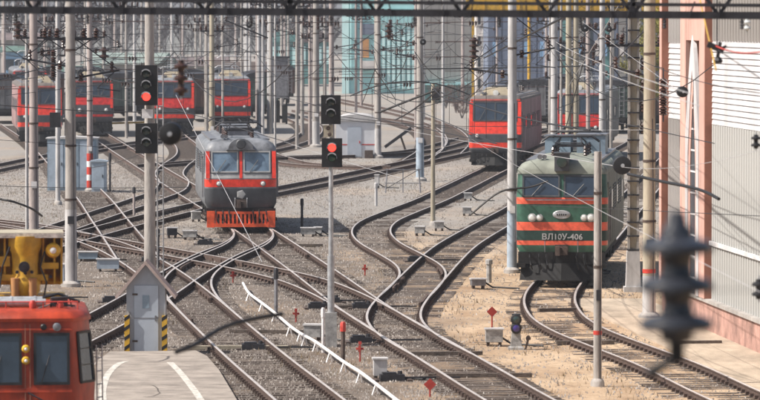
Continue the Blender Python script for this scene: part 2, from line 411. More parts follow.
track('T15',[(150,168),(230,162),(275,160),(340,158),(400,155),(470,140)],'nearly level track passing in front of the white arched shed',indiv=False)
track('T16',[(330,100),(365,107),(405,116),(435,125),(453,135),(458,146),(448,157)],'outer curved siding left of the middle red locomotive',indiv=False)
track('T17',[(300,112),(345,118),(390,122),(420,130),(434,142),(430,153),(415,164)],'inner curved siding left of the middle red locomotive',indiv=False)
track('T18',[(270,112),(300,122),(312,131),(305,140),(280,149),(240,157)],'tight curved siding on the sandy ground right of the paired poles',indiv=False)
p9=[Vector((-5.4,72,0)),Vector((-7.05,88,0)),Vector((-8.9,107,0)),Vector((-12.5,140,0))]
track('T9',[],'track under the red railcar at lower left',extra=[(p.x,p.y) for p in p9])

def check_rail(name,y0,L,side,off=0.085,m='rail_side'):
    path=TRK[name]; T=TT[name]; i0=min(range(len(path)),key=lambda i:abs(path[i].y-y0)); k=int(L/0.6); seg=path[max(0,i0-k//2):i0+k//2+1]
    if len(seg)<3: return
    b=MB(); P=[]
    for i,p in enumerate(seg):
        t=(seg[min(i+1,len(seg)-1)]-seg[max(i-1,0)]).normalized(); nr=Vector((t.y,-t.x)); e=off+(0.06 if i in (0,len(seg)-1) else 0); c=p+nr*side*(GAUGE/2-e); P.append((c.x-T.location.x,c.y-T.location.y,0.11))
    for a,c in zip(P,P[1:]): b.bar(a,c,0.06,0.16)
    b.build('check_rail',['rail_side'],T)
    b=MB()
    for x,y,z in P[1:-1:2]: b.box((x,y,0.1),(0.16,0.06,0.1))
    b.build('spacer_block','rail_side',T)['kind']='stuff'
for a in (('T4',178,6,1),('T4',178,6,-1),('T4',160,5,1),('T4',147,6,-1),('T4',136,6,1),('T5',180,5,1),('T5',172,6,-1),('T5',160,5,1),('T3',156,6,1),('T3',148,5,-1),('T2',158,5,1),('T2',164,5,-1),('T7',165,6,1),('T7',150,5,-1),('T7',140,5,1),('T6',168,5,1),('T6',152,5,-1),('T8',165,5,1),('T8',150,6,-1),('T10',215,6,1),('T11',225,6,-1)): check_rail(*a)

def on_track(name,px):  # point and heading on a track at the point with depth closest to dist
    path=TRK[name]; i=min(range(len(path)),key=lambda i:abs(path[i].y-px))
    a=path[max(i-4,0)]; b=path[min(i+14,len(path)-1)]
    if path[0].y>path[-1].y: a,b=path[max(i-26,0)],path[min(i+4,len(path)-1)]; t=(a-b)
    else: t=(path[min(i+26,len(path)-1)]-path[i])
    return path[i],math.atan2(-t.x,t.y)

# ------------------------------------------------------------ locomotives
def interp(prof,z):
    if z<=prof[0][0]: return prof[0][1:]
    for a,b in zip(prof,prof[1:]):
        if z<=b[0]:
            t=(z-a[0])/(b[0]-a[0]); return tuple(a[k]+(b[k]-a[k])*t for k in range(1,len(a)))
    return prof[-1][1:]
def outline(hw,fy,yb,r,z,n=5):
    P=[(-hw,yb,z)]
    for j in range(n+1):
        a=PI+ (PI/2)*j/n; P.append((-hw+r+r*math.cos(a),fy+r+r*math.sin(a),z))
    for j in range(n+1):
        a=1.5*PI+(PI/2)*j/n; P.append((hw-r+r*math.cos(a),fy+r+r*math.sin(a),z))
    P.append((hw,yb,z)); return P
def insul(b,x,y,z,h=0.3,r=0.09,mi=0,n=8):
    b.lathe([(r*0.5,0),(r,h*0.12),(r*0.5,h*0.3),(r,h*0.42),(r*0.5,h*0.6),(r,h*0.72),(r*0.45,h)],(x,y,z),'Z',n,mi)
def pantograph(L,y,z,parent,raised=False,wmat='steel_dark'):
    b=MB()
    for sx in (-0.55,0.55):
        for sy in (-0.7,0.7): insul(b,sx,y+sy,z,0.28,0.08,1)
    b.bar((-0.55,y-0.8,z+0.3),(-0.55,y+0.8,z+0.3),0.06,0.06); b.bar((0.55,y-0.8,z+0.3),(0.55,y+0.8,z+0.3),0.06,0.06)
    for sy in (-0.7,0.7): b.bar((-0.6,y+sy,z+0.3),(0.6,y+sy,z+0.3),0.06,0.06)
    hz=z+1.5 if raised else z+0.62
    kz=(z+0.3+hz)/2 if raised else z+0.42
    for sx in (-0.5,0.5):
        for s in (-1,1):
            b.tube([(sx,y+s*0.6,z+0.33),(sx*0.9,y+s*(0.9 if raised else 1.3),kz),(sx*0.7,y+s*0.12,hz-0.05)],0.028,5)
    b.tube([(-0.45,y-1.3*(0.7 if raised else 1),kz),(0.45,y-1.3*(0.7 if raised else 1),kz)],0.025,5)
    for s in (-0.2,0.2):
        b.tube([(-1.0,y+s,hz-0.18),(-0.75,y+s,hz),(0.75,y+s,hz),(1.0,y+s,hz-0.18)],0.035,5)
    b.bar((-0.6,y-0.2,hz-0.03),(-0.6,y+0.2,hz-0.03),0.04,0.04); b.bar((0.6,y-0.2,hz-0.03),(0.6,y+0.2,hz-0.03),0.04,0.04)
    b.build('pantograph',[wmat,'insulator_brown'],parent,True)
def text_mesh(s,size,mname,parent,loc,ext=0.006,wide=1.0):
    cu=bpy.data.curves.new('t','FONT'); cu.body=s; cu.size=size; cu.extrude=ext; cu.align_x='CENTER'; cu.resolution_u=2; cu.offset=0.006
    o=bpy.data.objects.new('t',cu); C.objects.link(o); dg=bpy.context.evaluated_depsgraph_get(); dg.update()
    me=bpy.data.meshes.new_from_object(o.evaluated_get(dg)); bpy.data.objects.remove(o); bpy.data.curves.remove(cu)
    me.materials.clear(); me.materials.append(M[mname])
    R=Matrix.Rotation(PI/2,4,'X')@Matrix.Diagonal((wide,1,1,1)); me.transform(R); return me
def loco(sp,label,loc,rz,group=None):
    T=thing('electric_locomotive',label,'locomotive',loc,rz,group)
    prof=sp['prof']; L=sp['L']; r=sp.get('r',0.35)
    def ring(z,hw,fy,rr=None):
        rr=min(rr or r,hw*0.9); f=outline(hw,fy,L/2,rr,z); bk=[(x,L-y,zz) for x,y,zz in f][::-1]
        return f+bk
    # body shell
    b=MB(); b.loft([ring(*p) for p in prof]); b.build('body',sp['side'],T,True)
    # roof dome
    b=MB(); zt=prof[-1][0]; b.loft([ring(z,hw,fy) for z,hw,fy in sp['roof']]); b.build('roof',sp['roofm'],T,True)
    def strip(name,z0,z1,m,wrap,proud=0.006,x0=None,x1=None):
        zs=[z0]+[p[0] for p in prof if z0<p[0]<z1]+[z1]; rings=[]
        for z in zs:
            hw,fy=interp(prof,z); rings.append(outline(hw+proud,fy-proud,wrap,r,z))
        q=MB(); q.loft(rings,0,False,False); return q.build(name,m,T,True)
    for s_ in sp['strips']: strip(*s_)
    fyz=lambda z: interp(prof,z)[1]
    for (x0,x1,z0,z1) in sp['windows']:
        f0,f1=fyz(z0),fyz(z1); e=0.055
        q=MB()
        for a in ((x0-e,x1+e,z0-e,z0),(x0-e,x1+e,z1,z1+e),(x0-e,x0,z0,z1),(x1,x1+e,z0,z1)):
            q.slab(a[0],a[1],a[2],a[3],fyz(a[2])-0.045,fyz(a[3])-0.045,0.1)
        wn=q.build('window',sp['framem'],T)
        q=MB(); q.slab(x0,x1,z0,z1,f0-0.02,f1-0.02,0.03); q.build('pane',sp['glass'],wn)
        q=MB(); xm=(x0+x1)/2; q.tube([(xm-0.3,f0-0.06,z0-0.02),(xm+0.05,(f0+f1)/2-0.06,z0+(z1-z0)*0.6)],0.014,4); q.build('wiper','paint_black',wn)
        q=MB(); q.slab(x0+0.02,x1-0.02,z1-0.2,z1-0.02,f1-0.025,f1-0.025,0.01); q.build('sun_visor','loco_grey_dark',wn)
    for (x,z,rad) in sp['lights']:
        f=fyz(z); q=MB(); q.lathe([(rad*1.25,0.05),(rad*1.3,-0.06),(rad*1.0,-0.075)],(x,f,z),'Y',14)
        h=q.build('headlight',sp.get('lightring','steel_grey'),T,True)
        q=MB(); q.lathe([(rad*0.95,-0.07),(rad*0.7,-0.10),(0.01,-0.11)],(x,f,z),'Y',14); q.build('lens','lamp_glass',h,True)
    # under part: buffer beam, hoses, coupler, plough
    q=MB(); q.span((-1.45,0.02,sp['zb']-0.38),(1.45,0.3,sp['zb']+0.02)); q.span((-1.5,-0.12,sp['zb']-0.5),(-1.2,0.5,sp['zb']-0.36)); q.span((1.2,-0.12,sp['zb']-0.5),(1.5,0.5,sp['zb']-0.36)); q.build('buffer_beam','under_black',T)
    q=MB(); q.span((-0.22,-0.1,0.9),(0.22,0.3,1.25)); q.box((0,-0.3,1.06),(0.2,0.5,0.24)); q.box((-0.1,-0.6,1.06),(0.14,0.22,0.3)); q.box((0.13,-0.5,1.06),(0.16,0.16,0.26)); q.build('coupler','steel_brown',T)
    for x in (-1.05,-0.75,-0.5,0.5,0.75,1.05):
        q=MB(); zz=sp['zb']-0.05; q.tube([(x,-0.03,zz),(x,-0.16,zz-0.1),(x+0.04,-0.2,zz-0.35),(x+0.08,-0.12,zz-0.5)],0.028,5); q.build('air_hose','paint_black',T,True)
    pz=sp['plow']
    q=MB()
    if sp.get('slots'):
        q.span((-1.3,-0.12,pz[1]-0.1),(1.3,-0.02,pz[1])); q.span((-1.15,-0.2,pz[0]),(1.15,-0.06,pz[0]+0.14))
        for k in range(13):
            x=-1.02+k*0.17; q.bar((x,-0.11,pz[0]+0.1),(x,-0.09,pz[1]-0.05),0.09,0.04)
        for sx in (-1,1): q.span((sx*1.1,-0.15,pz[0]-0.02),(sx*1.42,0.1,pz[1]+0.02))
    else:
        q.loft([[(-1.35,0.15,pz[1]),(-0.0,-0.12,pz[1]),(1.35,0.15,pz[1]),(1.35,0.25,pz[1]),(-1.35,0.25,pz[1])],[(-1.4,0.0,pz[0]),(0,-0.35,pz[0]),(1.4,0.0,pz[0]),(1.4,0.1,pz[0]),(-1.4,0.1,pz[0])]])
    q.build('plough',sp['plowm'],T)
    # bogies
    q=MB(); q.span((-1.25,0.5,0.62),(1.25,L-0.5,sp['zb']+0.05)); q.build('underframe','under_black',T)
    for yb in (L*0.25,L*0.75):
        q=MB()
        for sx in (-1,1):
            q.span((sx*1.02,yb-2.4,0.42),(sx*1.18,yb+2.4,0.72))
            for yy in (-1.5,1.5): q.box((sx*1.12,yb+yy,0.5),(0.22,0.42,0.42)); 
            for yy in (-0.75,0.75,-2.2,2.2): q.lathe([(0.09,0),(0.09,0.35)],(sx*1.14,yb+yy,0.6),'Z',8)
        bg_=q.build('bogie','under_black',T)
        for yy in (-1.5,1.5):
            q=MB()
            for sx in (-1,1): q.lathe([(0.55,-0.02),(0.6,0.0),(0.62,0.1),(0.66,0.12),(0.66,0.15)][::1],(sx*0.82-(0.06),yb+yy,0.655),'X',20)
            q.tube([(-0.75,yb+yy,0.65),(0.75,yb+yy,0.65)],0.09,8); q.build('wheelset','steel_brown',bg_,True)
    # side grilles, side windows, door, handrails
    hw=interp(prof,2.0)[0]
    for sx in (-1,1):
        q=MB(); q.span((sx*(hw-0.02),0.75,1.35),(sx*(hw+0.02),1.35,3.3)); d=q.build('cab_door',sp['side'],T)
        q=MB(); q.tube([(sx*(hw+0.07),0.68,1.3),(sx*(hw+0.07),0.68,2.9)],0.018,5); q.tube([(sx*(hw+0.07),1.45,1.3),(sx*(hw+0.07),1.45,2.9)],0.018,5); q.build('handrail','steel_grey',T)
        k=0; y=2.2
        while y<L-2.2:
            q=MB()
            if k%3==1:
                q.span((sx*(hw-0.01),y,2.35),(sx*(hw+0.02),y+0.9,2.95)); q.build('side_window','glass_cab',T)
            else:
                for j in range(9): q.box((sx*(hw+0.012),y+0.55,2.25+j*0.1),(0.03,1.1,0.045))
                q.build('grille','loco_grey_dark',T)
            y+=1.6; k+=1
        for j in range(2):
            q=MB(); q.box((sx*1.35,0.95,0.35+0.35*j),(0.25,0.5,0.04)); q.build('footstep','under_black',T)
    # roof kit
    rz_=sp['roof'][-1][0]
    for yp in sp.get('pant',(2.6,L-2.8)): pantograph(L,yp,rz_,T,sp.get('raised') and yp==sp['pant'][0],sp.get('pantm','steel_dark'))
    q=MB()
    for k in range(int((L-7)/1.5)):
        y=4.4+k*1.5; insul(q,-0.5,y,rz_,0.3,0.09,1); insul(q,0.6,y,rz_,0.35,0.09,1)
    q.tube([(-0.5,4.2,rz_+0.33),(-0.5,L-4.2,rz_+0.33)],0.025,5); q.tube([(0.6,4.2,rz_+0.37),(0.6,L-4.2,rz_+0.37)],0.025,5)
    q.build('busbar',['steel_dark','insulator_brown'],T)
    q=MB()
    for sx in (-1,1): q.span((sx*0.95,1.2,rz_-0.1),(sx*1.25,L-1.2,rz_-0.03))
    q.build('roof_walkway','steel_grey',T)
    for (x0,x1,y0,y1,h,m) in sp.get('boxes',()):
        q=MB(); q.span((x0,y0,rz_-0.05),(x1,y1,rz_+h)); q.span((x0-0.04,y0-0.04,rz_+h),(x1+0.04,y1+0.04,rz_+h+0.04),1); q.build('roof_box',[m,'steel_grey'],T)
    # horn
    q=MB(); q.lathe([(0.03,0.0),(0.035,-0.25),(0.09,-0.4)],(-0.75,0.9,rz_+0.08),'Y',8); q.lathe([(0.03,0.0),(0.035,-0.2),(0.08,-0.32)],(-0.6,0.9,rz_+0.08),'Y',8); q.build('horn','steel_grey',T,True)
    for fn in sp.get('extras',()): fn(T,fyz)
    return T

# green freight locomotive
gprof=[(0.95,1.40,0.05),(1.15,1.50,0.0),(2.75,1.52,0.0),(3.62,1.48,0.17)]
groof=[(3.60,1.50,0.13),(3.75,1.50,0.16),(3.93,1.36,0.25),(4.03,1.1,0.45),(4.08,0.7,0.8)]
def green_extra(T,fy):
    q=MB(); q.lathe([(0.02,0.02),(0.26,0.0),(0.30,-0.02),(0.26,-0.045),(0.0,-0.05)],(0,0,0),'Y',24)
    q.v=[(x,y,z*0.5) for x,y,z in q.v]; q.v=[(x,y+fy(2.25),z+2.25) for x,y,z in q.v]
    e=q.build('emblem_plate','galvanized',T,True)
    q=MB()
    for x in (-0.14,-0.07,0,0.07,0.14): q.span((x-0.02,fy(2.25)-0.062,2.22),(x+0.02,fy(2.25)-0.048,2.28))
    q.build('emblem_relief','steel_dark',e)
    me=text_mesh('ВЛ10У-406',0.27,'loco_grey_pale',T,None,wide=1.05)
    link('running_number',me,T,(0.02,-0.02,1.42))
    # headlight turret
    q=MB(); q.span((-0.24,-0.02,3.70),(0.24,0.75,4.28)); q.span((-0.28,-0.05,4.28),(0.28,0.78,4.32)); t=q.build('headlight_turret','loco_grey_dark',T)
    q=MB(); q.lathe([(0.16,0.0),(0.17,-0.05),(0.02,-0.06)],(0,-0.02,4.0),'Y',14); q.build('top_lens','signal_lens',t,True)
    q=MB(); q.span((-1.2,-0.05,2.72),(1.2,-0.02,2.76)); q.build('hand_bar','steel_grey',T)
    for x in (-0.55,0.55):
        q=MB(); q.tube([(x,-0.08,1.0),(x,-0.08,1.38)],0.016,5); q.build('hand_bar','steel_grey',T)
GS=dict(prof=gprof,roof=groof,L=16.4,r=0.3,side='loco_side_dirty',roofm='loco_roof_cream',framem='loco_grey_dark',glass='glass_cab',zb=0.98,
  strips=[('front_panel',0.96,1.23,'loco_green',1.0),('thin_stripe',1.23,1.38,'loco_orange',1.0),('number_panel',1.38,1.72,'loco_green_dark',1.0),('wide_stripe',1.72,2.0,'loco_orange',1.0),('lamp_panel',2.0,2.60,'loco_green',1.0),('upper_stripe',2.60,2.82,'loco_orange',1.0),('window_panel',2.82,3.61,'loco_green',0.55)],
  windows=[(-1.26,-0.12,2.9,3.52),(0.12,1.26,2.9,3.52)],lights=[(-0.98,2.15,0.11),(-0.73,2.15,0.09),(0.98,2.15,0.11),(0.75,2.15,0.09)],lightring='loco_grey_pale',
  plow=(0.06,0.62),plowm='under_black',pant=(6.5,13.4),boxes=((-1.0,-0.1,8.5,10.5,0.55,'cabinet_blue'),(0.15,1.15,7.8,10.2,0.62,'cabinet_blue'),(-0.9,0.9,11.0,12.0,0.35,'steel_grey')),extras=(green_extra,))
c=at(561.5,288); _,hd=on_track('T1',c.y)
GL=loco(GS,'green electric locomotive with orange stripes and a cream roof','%s'and (c.x,c.y,RH),hd)

# grey and red locomotive
def grey_extra(T,fy):
    q=MB(); P=[]
    n=10
    for k in range(n+1):
        a=PI*k/n; P.append((0.52*math.cos(a)*-1,3.36+0.42*math.sin(a)))
    P=[(-0.62,3.3)]+P+[(0.62,3.3)]
    q.prism(P,0.05,1.1); t=q.build('headlight_dome','loco_grey',T,True)
    q=MB(); q.lathe([(0.2,0.06),(0.21,0.0),(0.17,-0.04)],(0,0.03,3.55),'Y',16); r_=q.build('top_lamp_ring','loco_grey_dark',t,True)
    for x in (-1.38,0,1.38):
        q=MB(); w_=0.16 if x else 0.12; q.slab(x-w_/2,x+w_/2,2.12,3.25,fy(2.12)-0.02,fy(3.25)-0.02,0.04); q.build('pillar','loco_scarlet',T)
    for x in (-0.25,0.25):
        q=MB(); q.tube([(x,-0.08,0.9),(x,-0.1,1.25),(x,-0.04,1.3)],0.02,5); q.build('hand_bar','galvanized',T)
    q=MB(); q.lathe([(0.02,-0.015),(0.2,-0.02),(0.16,-0.03),(0.0,-0.035)],(0,0,1.45),'Y',5); q.build('emblem','loco_grey_pale',T)
YS=dict(prof=[(0.85,1.38,0.1),(1.1,1.49,0.0),(2.1,1.5,0.0),(3.25,1.47,0.22)],
  roof=[(3.24,1.49,0.18),(3.36,1.49,0.2),(3.56,1.38,0.32),(3.70,1.15,0.5),(3.78,0.75,0.8)],L=15.5,r=0.38,side='loco_grey',roofm='loco_grey',framem='loco_grey_pale',glass='glass_blue',zb=0.85,
  strips=[('lower_front',0.86,1.70,'loco_grey_dark',0.5),('red_band',1.76,2.08,'loco_scarlet',0.7),('grey_band',2.12,2.32,'loco_grey_pale',0.5)],
  windows=[(-1.18,-0.16,2.42,3.2),(0.16,1.18,2.42,3.2)],lights=[(-0.92,1.9,0.09),(0.92,1.9,0.09)],
  plow=(0.10,0.74),plowm='plough_orange',slots=True,pant=(2.4,12.6),boxes=((-0.5,0.5,5.2,7.2,0.3,'steel_grey'),(-0.6,0.6,8.4,10.2,0.35,'steel_dark')),extras=(grey_extra,))
c=at(241,234); pt,hd=on_track('T4',c.y); hd=min(hd,0.066)
YL=loco(YS,'grey electric locomotive with red band and orange slotted plough, alone in the middle distance',(c.x,c.y,RH),hd)

# red locomotives (one builder, five individuals)
def red_extra(T,fy):
    for x in (-1.42,1.42):
        q=MB(); q.slab(x-0.1,x+0.1,2.0,3.9,fy(2.0)-0.02,fy(3.9)-0.02,0.05); q.build('pillar','loco_scarlet',T)
    q=MB(); q.span((-1.45,fy(4.0)-0.03,3.95),(1.45,fy(4.0)+0.02,4.05)); q.build('brow','loco_scarlet',T)
    q=MB(); q.loft([[(-1.0,0.5,4.2),(1.0,0.5,4.2),(1.0,3.5,4.2),(-1.0,3.5,4.2)],[(-0.6,0.9,4.72),(0.6,0.9,4.72),(0.6,3.2,4.72),(-0.6,3.2,4.72)]]); h=q.build('air_conditioner','loco_roof_tan',T)
    q=MB(); q.lathe([(0.16,0.0),(0.17,-0.1),(0.02,-0.11)],(0,0.66,4.42),'Y',12); q.build('top_lens','lamp_glass',h,True)
RS=dict(prof=[(0.9,1.42,0.1),(1.1,1.52,0.0),(2.0,1.54,0.0),(4.0,1.5,0.3)],roof=[(3.98,1.52,0.26),(4.1,1.5,0.3),(4.25,1.3,0.45),(4.32,0.9,0.7)],L=20,r=0.22,side='loco_side_rose',roofm='loco_roof_brown',framem='loco_grey_dark',glass='glass_cab',zb=0.9,
  strips=[('lower_front',0.92,1.18,'loco_grey_dark',0.5),('thin_stripe',1.22,1.52,'loco_scarlet',0.7),('dark_band',1.52,2.0,'loco_grey_dark',0.5),('red_band',2.04,2.75,'loco_scarlet',0.9)],
  windows=[(-1.22,-0.04,2.85,3.85),(0.04,1.22,2.85,3.85)],lights=[(-1.05,1.92,0.1),(1.05,1.92,0.1)],
  plow=(0.2,0.66),plowm='under_black',pant=(5.2,16.5),boxes=((-0.8,0.8,8,10,0.4,'steel_grey'),),extras=(red_extra,))
c=at(495,172); _,hd=on_track('T2',c.y)
RL=loco(RS,'bright red electric locomotive with pink-grey sides, left of the tall concrete pole',(c.x,c.y,RH),hd,'red locomotives')
c=at(40,147); copy_tree(RL,(c.x,c.y,RH),0.10,'red locomotive at the far left edge behind two poles')
RS3=dict(RS); RS3.update(windows=[(-1.25,-0.48,2.95,3.7),(-0.36,0.36,2.95,3.7),(0.48,1.25,2.95,3.7)],side='loco_grey_dark',roofm='loco_grey_dark',strips=[('lower_front',0.92,1.30,'loco_grey_dark',0.5),('thin_stripe',1.34,1.52,'loco_red',0.7),('dark_band',1.52,2.2,'loco_grey_dark',0.5),('red_band',2.24,2.80,'loco_red',0.9)],boxes=((-0.9,0.9,7,9,0.5,'under_black'),(-0.5,0.6,11,13,0.35,'steel_grey')),lights=[(-1.0,1.85,0.13),(1.0,1.85,0.13)],pant=(3.8,16.0))
c=at(93,137); loco(RS3,'red locomotive behind the blue cabinets, half hidden by the pole with striped foot',(c.x,c.y,RH),0.10,'red locomotives')
RS2=dict(RS); RS2['side']='loco_grey_dark'; RS2['roofm']='loco_grey'; RS2['raised']=True; RS2['pantm']='galvanized'; RS2['strips']=RS['strips'][:3]+[('red_band',1.95,2.75,'loco_red',0.9)]
c=at(174,137); R3=loco(RS2,'red locomotive directly right of the left signal heads',(c.x,c.y,RH),0.05,'red locomotives')
c=at(231,134); copy_tree(R3,(c.x,c.y,RH),0.05,'red locomotive with raised pantograph seen over the grey locomotive')
c=at(579,161); copy_tree(R3,(c.x,c.y,RH),-0.10,'orange-red locomotive mostly hidden behind the roof of the green one')
c=at(30,118); copy_tree(R3,(c.x,c.y,RH),0.10,'dim dark-sided locomotive parked beyond the leftmost red one')

# freight wagons standing far behind, seen end-on
def wagon(px,py,label,m,L=13,rz=0.08,roofm='steel_dark',hh=3.9):
    p=at(px,py); T=thing('freight_wagon',label,'wagon',(p.x,p.y,RH),rz,'freight wagons at the back of the yard')
    b=MB(); b.span((-1.45,0,1.1),(1.45,L,hh-0.35)); b.build('body',m,T)
    b=MB(); b.prism([(-1.52,hh-0.35)]+[(-1.52*math.cos(PI*k/8),hh-0.35+0.45*math.sin(PI*k/8)) for k in range(1,8)]+[(1.52,hh-0.35)],-0.08,L+0.08); b.build('roof',roofm,T,True)
    for x in (-1.4,-0.7,0,0.7,1.4): b=MB(); b.span((x-0.05,-0.06,1.1),(x+0.05,-0.001,hh-0.38)); b.build('end_rib',m,T)
    for k in range(7): b=MB(); b.span((-1.52,0.6+k*1.9,1.1),(-1.451,0.72+k*1.9,hh-0.4)); b.build('side_rib',m,T)
    b=MB(); b.span((-1.3,0.1,0.75),(1.3,L-0.1,1.1)); b.span((-1.2,-0.2,0.85),(1.2,0.1,1.05)); b.build('underframe','under_black',T)
    for yy in (1.6,3.4,L-3.4,L-1.6):
        b=MB()
        for sx in (-1,1): b.lathe([(0.42,0),(0.47,0.03),(0.5,0.12),(0.5,0.15)],(sx*0.82-0.06,yy,0.5),'X',14)
        b.tube([(-0.75,yy,0.5),(0.75,yy,0.5)],0.08,6); b.build('wheelset','under_black',T)
    b=MB(); b.tube([(1.1,-0.12,1.1),(1.1,-0.12,hh-0.4)],0.03,4); b.tube([(0.75,-0.12,1.1),(0.75,-0.12,hh-0.4)],0.03,4)
    for k in range(7): b.tube([(0.75,-0.12,1.3+k*0.35),(1.1,-0.12,1.3+k*0.35)],0.025,4)
    b.build('ladder','steel_grey',T)
mat('wagon_brown',(0.10,0.06,0.05),0.8,0,0.5,1.5,stretch=(1,1,0.4)); mat('wagon_green',(0.07,0.10,0.09),0.8,0,0.5,1.5,stretch=(1,1,0.4)); mat('wagon_grey',(0.14,0.14,0.15),0.8,0,0.5,1.5,stretch=(1,1,0.4))
for px,py,m,lab in ((4,124,'wagon_grey','grey wagon at the far left edge behind the leftmost red locomotive'),(66,122,'wagon_brown','brown wagon between the two leftmost red locomotives'),(118,121,'wagon_green','dark green wagon left of the left signal heads'),(133,119,'wagon_grey','grey wagon just left of the left signal mast'),(204,122,'wagon_brown','brown wagon right of the red locomotive by the signal heads'),(190,114,'wagon_grey','grey wagon farther back right of the left signal'),(262,119,'wagon_green','dark green wagon behind the paired white poles'),(281,106,'wagon_brown','brown wagon farther back right of the paired white poles'),(150,110,'wagon_brown','brown wagon behind the left signal mast'),(90,110,'wagon_green','dark green wagon behind the blue cabinet locomotive'),(45,110,'wagon_brown','brown wagon far behind the leftmost red locomotive'),(228,112,'wagon_grey','grey wagon far behind the raised pantograph'),
  (536,132,'wagon_grey','grey wagon right of the middle red locomotive'),(553,126,'wagon_brown','brown wagon behind the tall white pole above the green locomotive'),(610,134,'wagon_green','dark green wagon right of the half hidden red locomotive'),(628,128,'wagon_grey','grey wagon behind the ladder mast'),(592,118,'wagon_brown','brown wagon far behind the green locomotive roof'),(655,132,'wagon_brown','brown wagon left of the pink building'),(642,118,'wagon_green','dark green wagon far back left of the pink building')):
    wagon(px,py,lab,m,rz=0.08 if px<400 else -0.1)
# ------------------------------------------------------------ poles
def pole(px,py,wpx,label,mat_='concrete',height=12.5,top=0.72,foot=None,band=None,brackets=(),lamp=None,name='catenary_pole',group='catenary poles',Y=None,base=True,n=14):
    p=at(px,py) if Y is None else Vector(((px-380)/F*Y,Y,0)); s=F/p.y; r=wpx/s/2
    T=thing(name,label,'pole',(p.x,p.y,0),0,group)
    b=MB(); k=7; pts=[(0,0,-0.3+(height+0.3)*i/k) for i in range(k+1)]
    b.tube(pts,[r*(1-(1-top)*i/k) for i in range(k+1)],n); b.build('shaft',mat_,T,True)
    rr=lambda z:r*(1-(1-top)*(z+0.3)/(height+0.3))
    if base:
        b=MB(); b.lathe([(r*1.7,-0.1),(r*1.65,0.12),(r*1.2,0.2),(r*1.0,0.21)],(0,0,0),'Z',12); b.build('footing','concrete',T,True)
    if foot:
        b=MB(); b.tube([(0,0,0.05),(0,0,foot[0])],[rr(0)*1.03,rr(foot[0])*1.03],n,cap=False); b.build('painted_foot',foot[1],T,True)
    for z,h,m in (band or ()):
        b=MB(); b.tube([(0,0,z),(0,0,z+h)],rr(z)*1.05,n); b.build('painted_band',m,T,True)
    if base and wpx>=6:
        for z in (2.9,4.7,7.9):
            b=MB(); b.tube([(0,0,z),(0,0,z+0.07)],rr(z)*1.09,n); b.build('clamp_band','steel_brown',T,True)
        b=MB(); b.box((0.02,-rr(2.2)-0.012,2.25),(r*1.1,0.02,0.26)); pl_=b.build('number_plate','steel_dark' if int(px)%2 else 'paint_white',T)
        b=MB(); b.tube([(r*0.6,-rr(1)*0.9,0.1),(r*0.6,-rr(3)*0.9,3.0),(r*0.45,-rr(6)*0.95,6.0)],0.012,5); b.build('earth_wire','steel_dark',T,True)
    for (z,dx,dy,kind) in brackets:
        b=MB()
        sgn=1 if dx>=0 else -1
        if kind=='cant':   # hinged cantilever
            b.tube([(rr(z)*sgn,0,z),(dx,dy,z+0.25)],0.035,5); b.tube([(rr(z)*sgn,0,z+1.3),(dx*0.95,dy*0.95,z+0.3)],0.02,5); b.tube([(dx*0.9,dy*.9,z+0.2),(dx*0.55,dy*0.55,z-0.35),(dx*1.02,dy,z-0.45)],0.022,5)
            insul(b,sgn*(rr(z)+0.18),0,z-0.12,0.3,0.1,1); insul(b,dx*0.85,dy*0.85,z+0.2,0.35,0.08,1)
        elif kind=='arm':
            b.bar((-dx,dy,z),(dx,dy,z),0.09,0.09); 
            for sx in (-0.95,-0.5,0.5,0.95): insul(b,sx*dx,dy,z+0.04,0.32,0.11,1)
            b.tube([(dx*0.8,dy,z),(0,0,z-0.5)],0.02,4); b.tube([(-dx*0.8,dy,z),(0,0,z-0.5)],0.02,4)
        elif kind=='box':
            b.box((dx,dy,z),(0.35,0.25,0.5)); 
        elif kind=='string':
            for j in range(4): insul(b,dx,dy,z+0.28*j,0.26,0.14,1)
            b.tube([(dx,dy,z-0.2),(dx,dy,z+1.4),(0,0,z+1.5)],0.02,4)
        b.build('bracket',['steel_dark','insulator_brown'],T,True)
    return T
B=lambda *a:a
pole(34,240,10,'thick pinkish pole at left edge standing behind the yellow crane','concrete_rose',brackets=(B(7.6,1.4,0,'cant'),B(8.2,0.7,0,'arm'),B(6.6,0.8,0,'string')))
pole(27,238,3.5,'thin pale pole tight against the thick leftmost one','concrete_white',height=8.0)
pole(71,287,12,'thick pale pole with whitewashed foot right of the yellow crane','concrete',foot=(2.6,'concrete_white'),brackets=(B(7.4,-1.6,0,'cant'),B(5.6,-0.5,-0.2,'box'),B(8.3,0.9,0,'arm'),B(7.0,1.6,0.5,'cant')))
pole(58,205,5,'thin white pole just left of the thick pale pole','concrete_white',brackets=(B(7.2,0.8,0,'arm'),B(6.4,-1.2,0,'cant')))
pole(90,192,6.5,'pinkish pole with red and white striped foot beside blue cabinets','concrete_rose',band=((0.15,0.45,'paint_red'),(0.9,0.4,'paint_red'),(1.6,0.4,'paint_red'),(0.6,0.3,'paint_white'),(1.3,0.3,'paint_white')),brackets=(B(7.3,1.7,0,'cant'),B(8.0,0.8,0,'arm')))
pole(212,165,6,'yellowish pole rising behind the left end of the grey locomotive','concrete_tan',brackets=(B(8.2,0.7,0,'arm'),B(7.2,1.8,0,'cant')))
pole(270,131,6.5,'right one of two paired white poles beyond the grey locomotive','concrete_white',brackets=(B(8.6,0.8,0,'arm'),B(7.4,-2.0,0,'cant')))
pole(259,129,4.5,'left one of two paired white poles beyond the grey locomotive','concrete_white',brackets=(B(7.4,1.2,0,'cant'),))
pole(316,147,7.5,'stout grey pole left of the middle signal','concrete',foot=(1.8,'concrete_white'),brackets=(B(7.6,1.0,0,'arm'),B(8.4,0.9,0,'arm'),B(6.8,-1.8,0,'cant')))
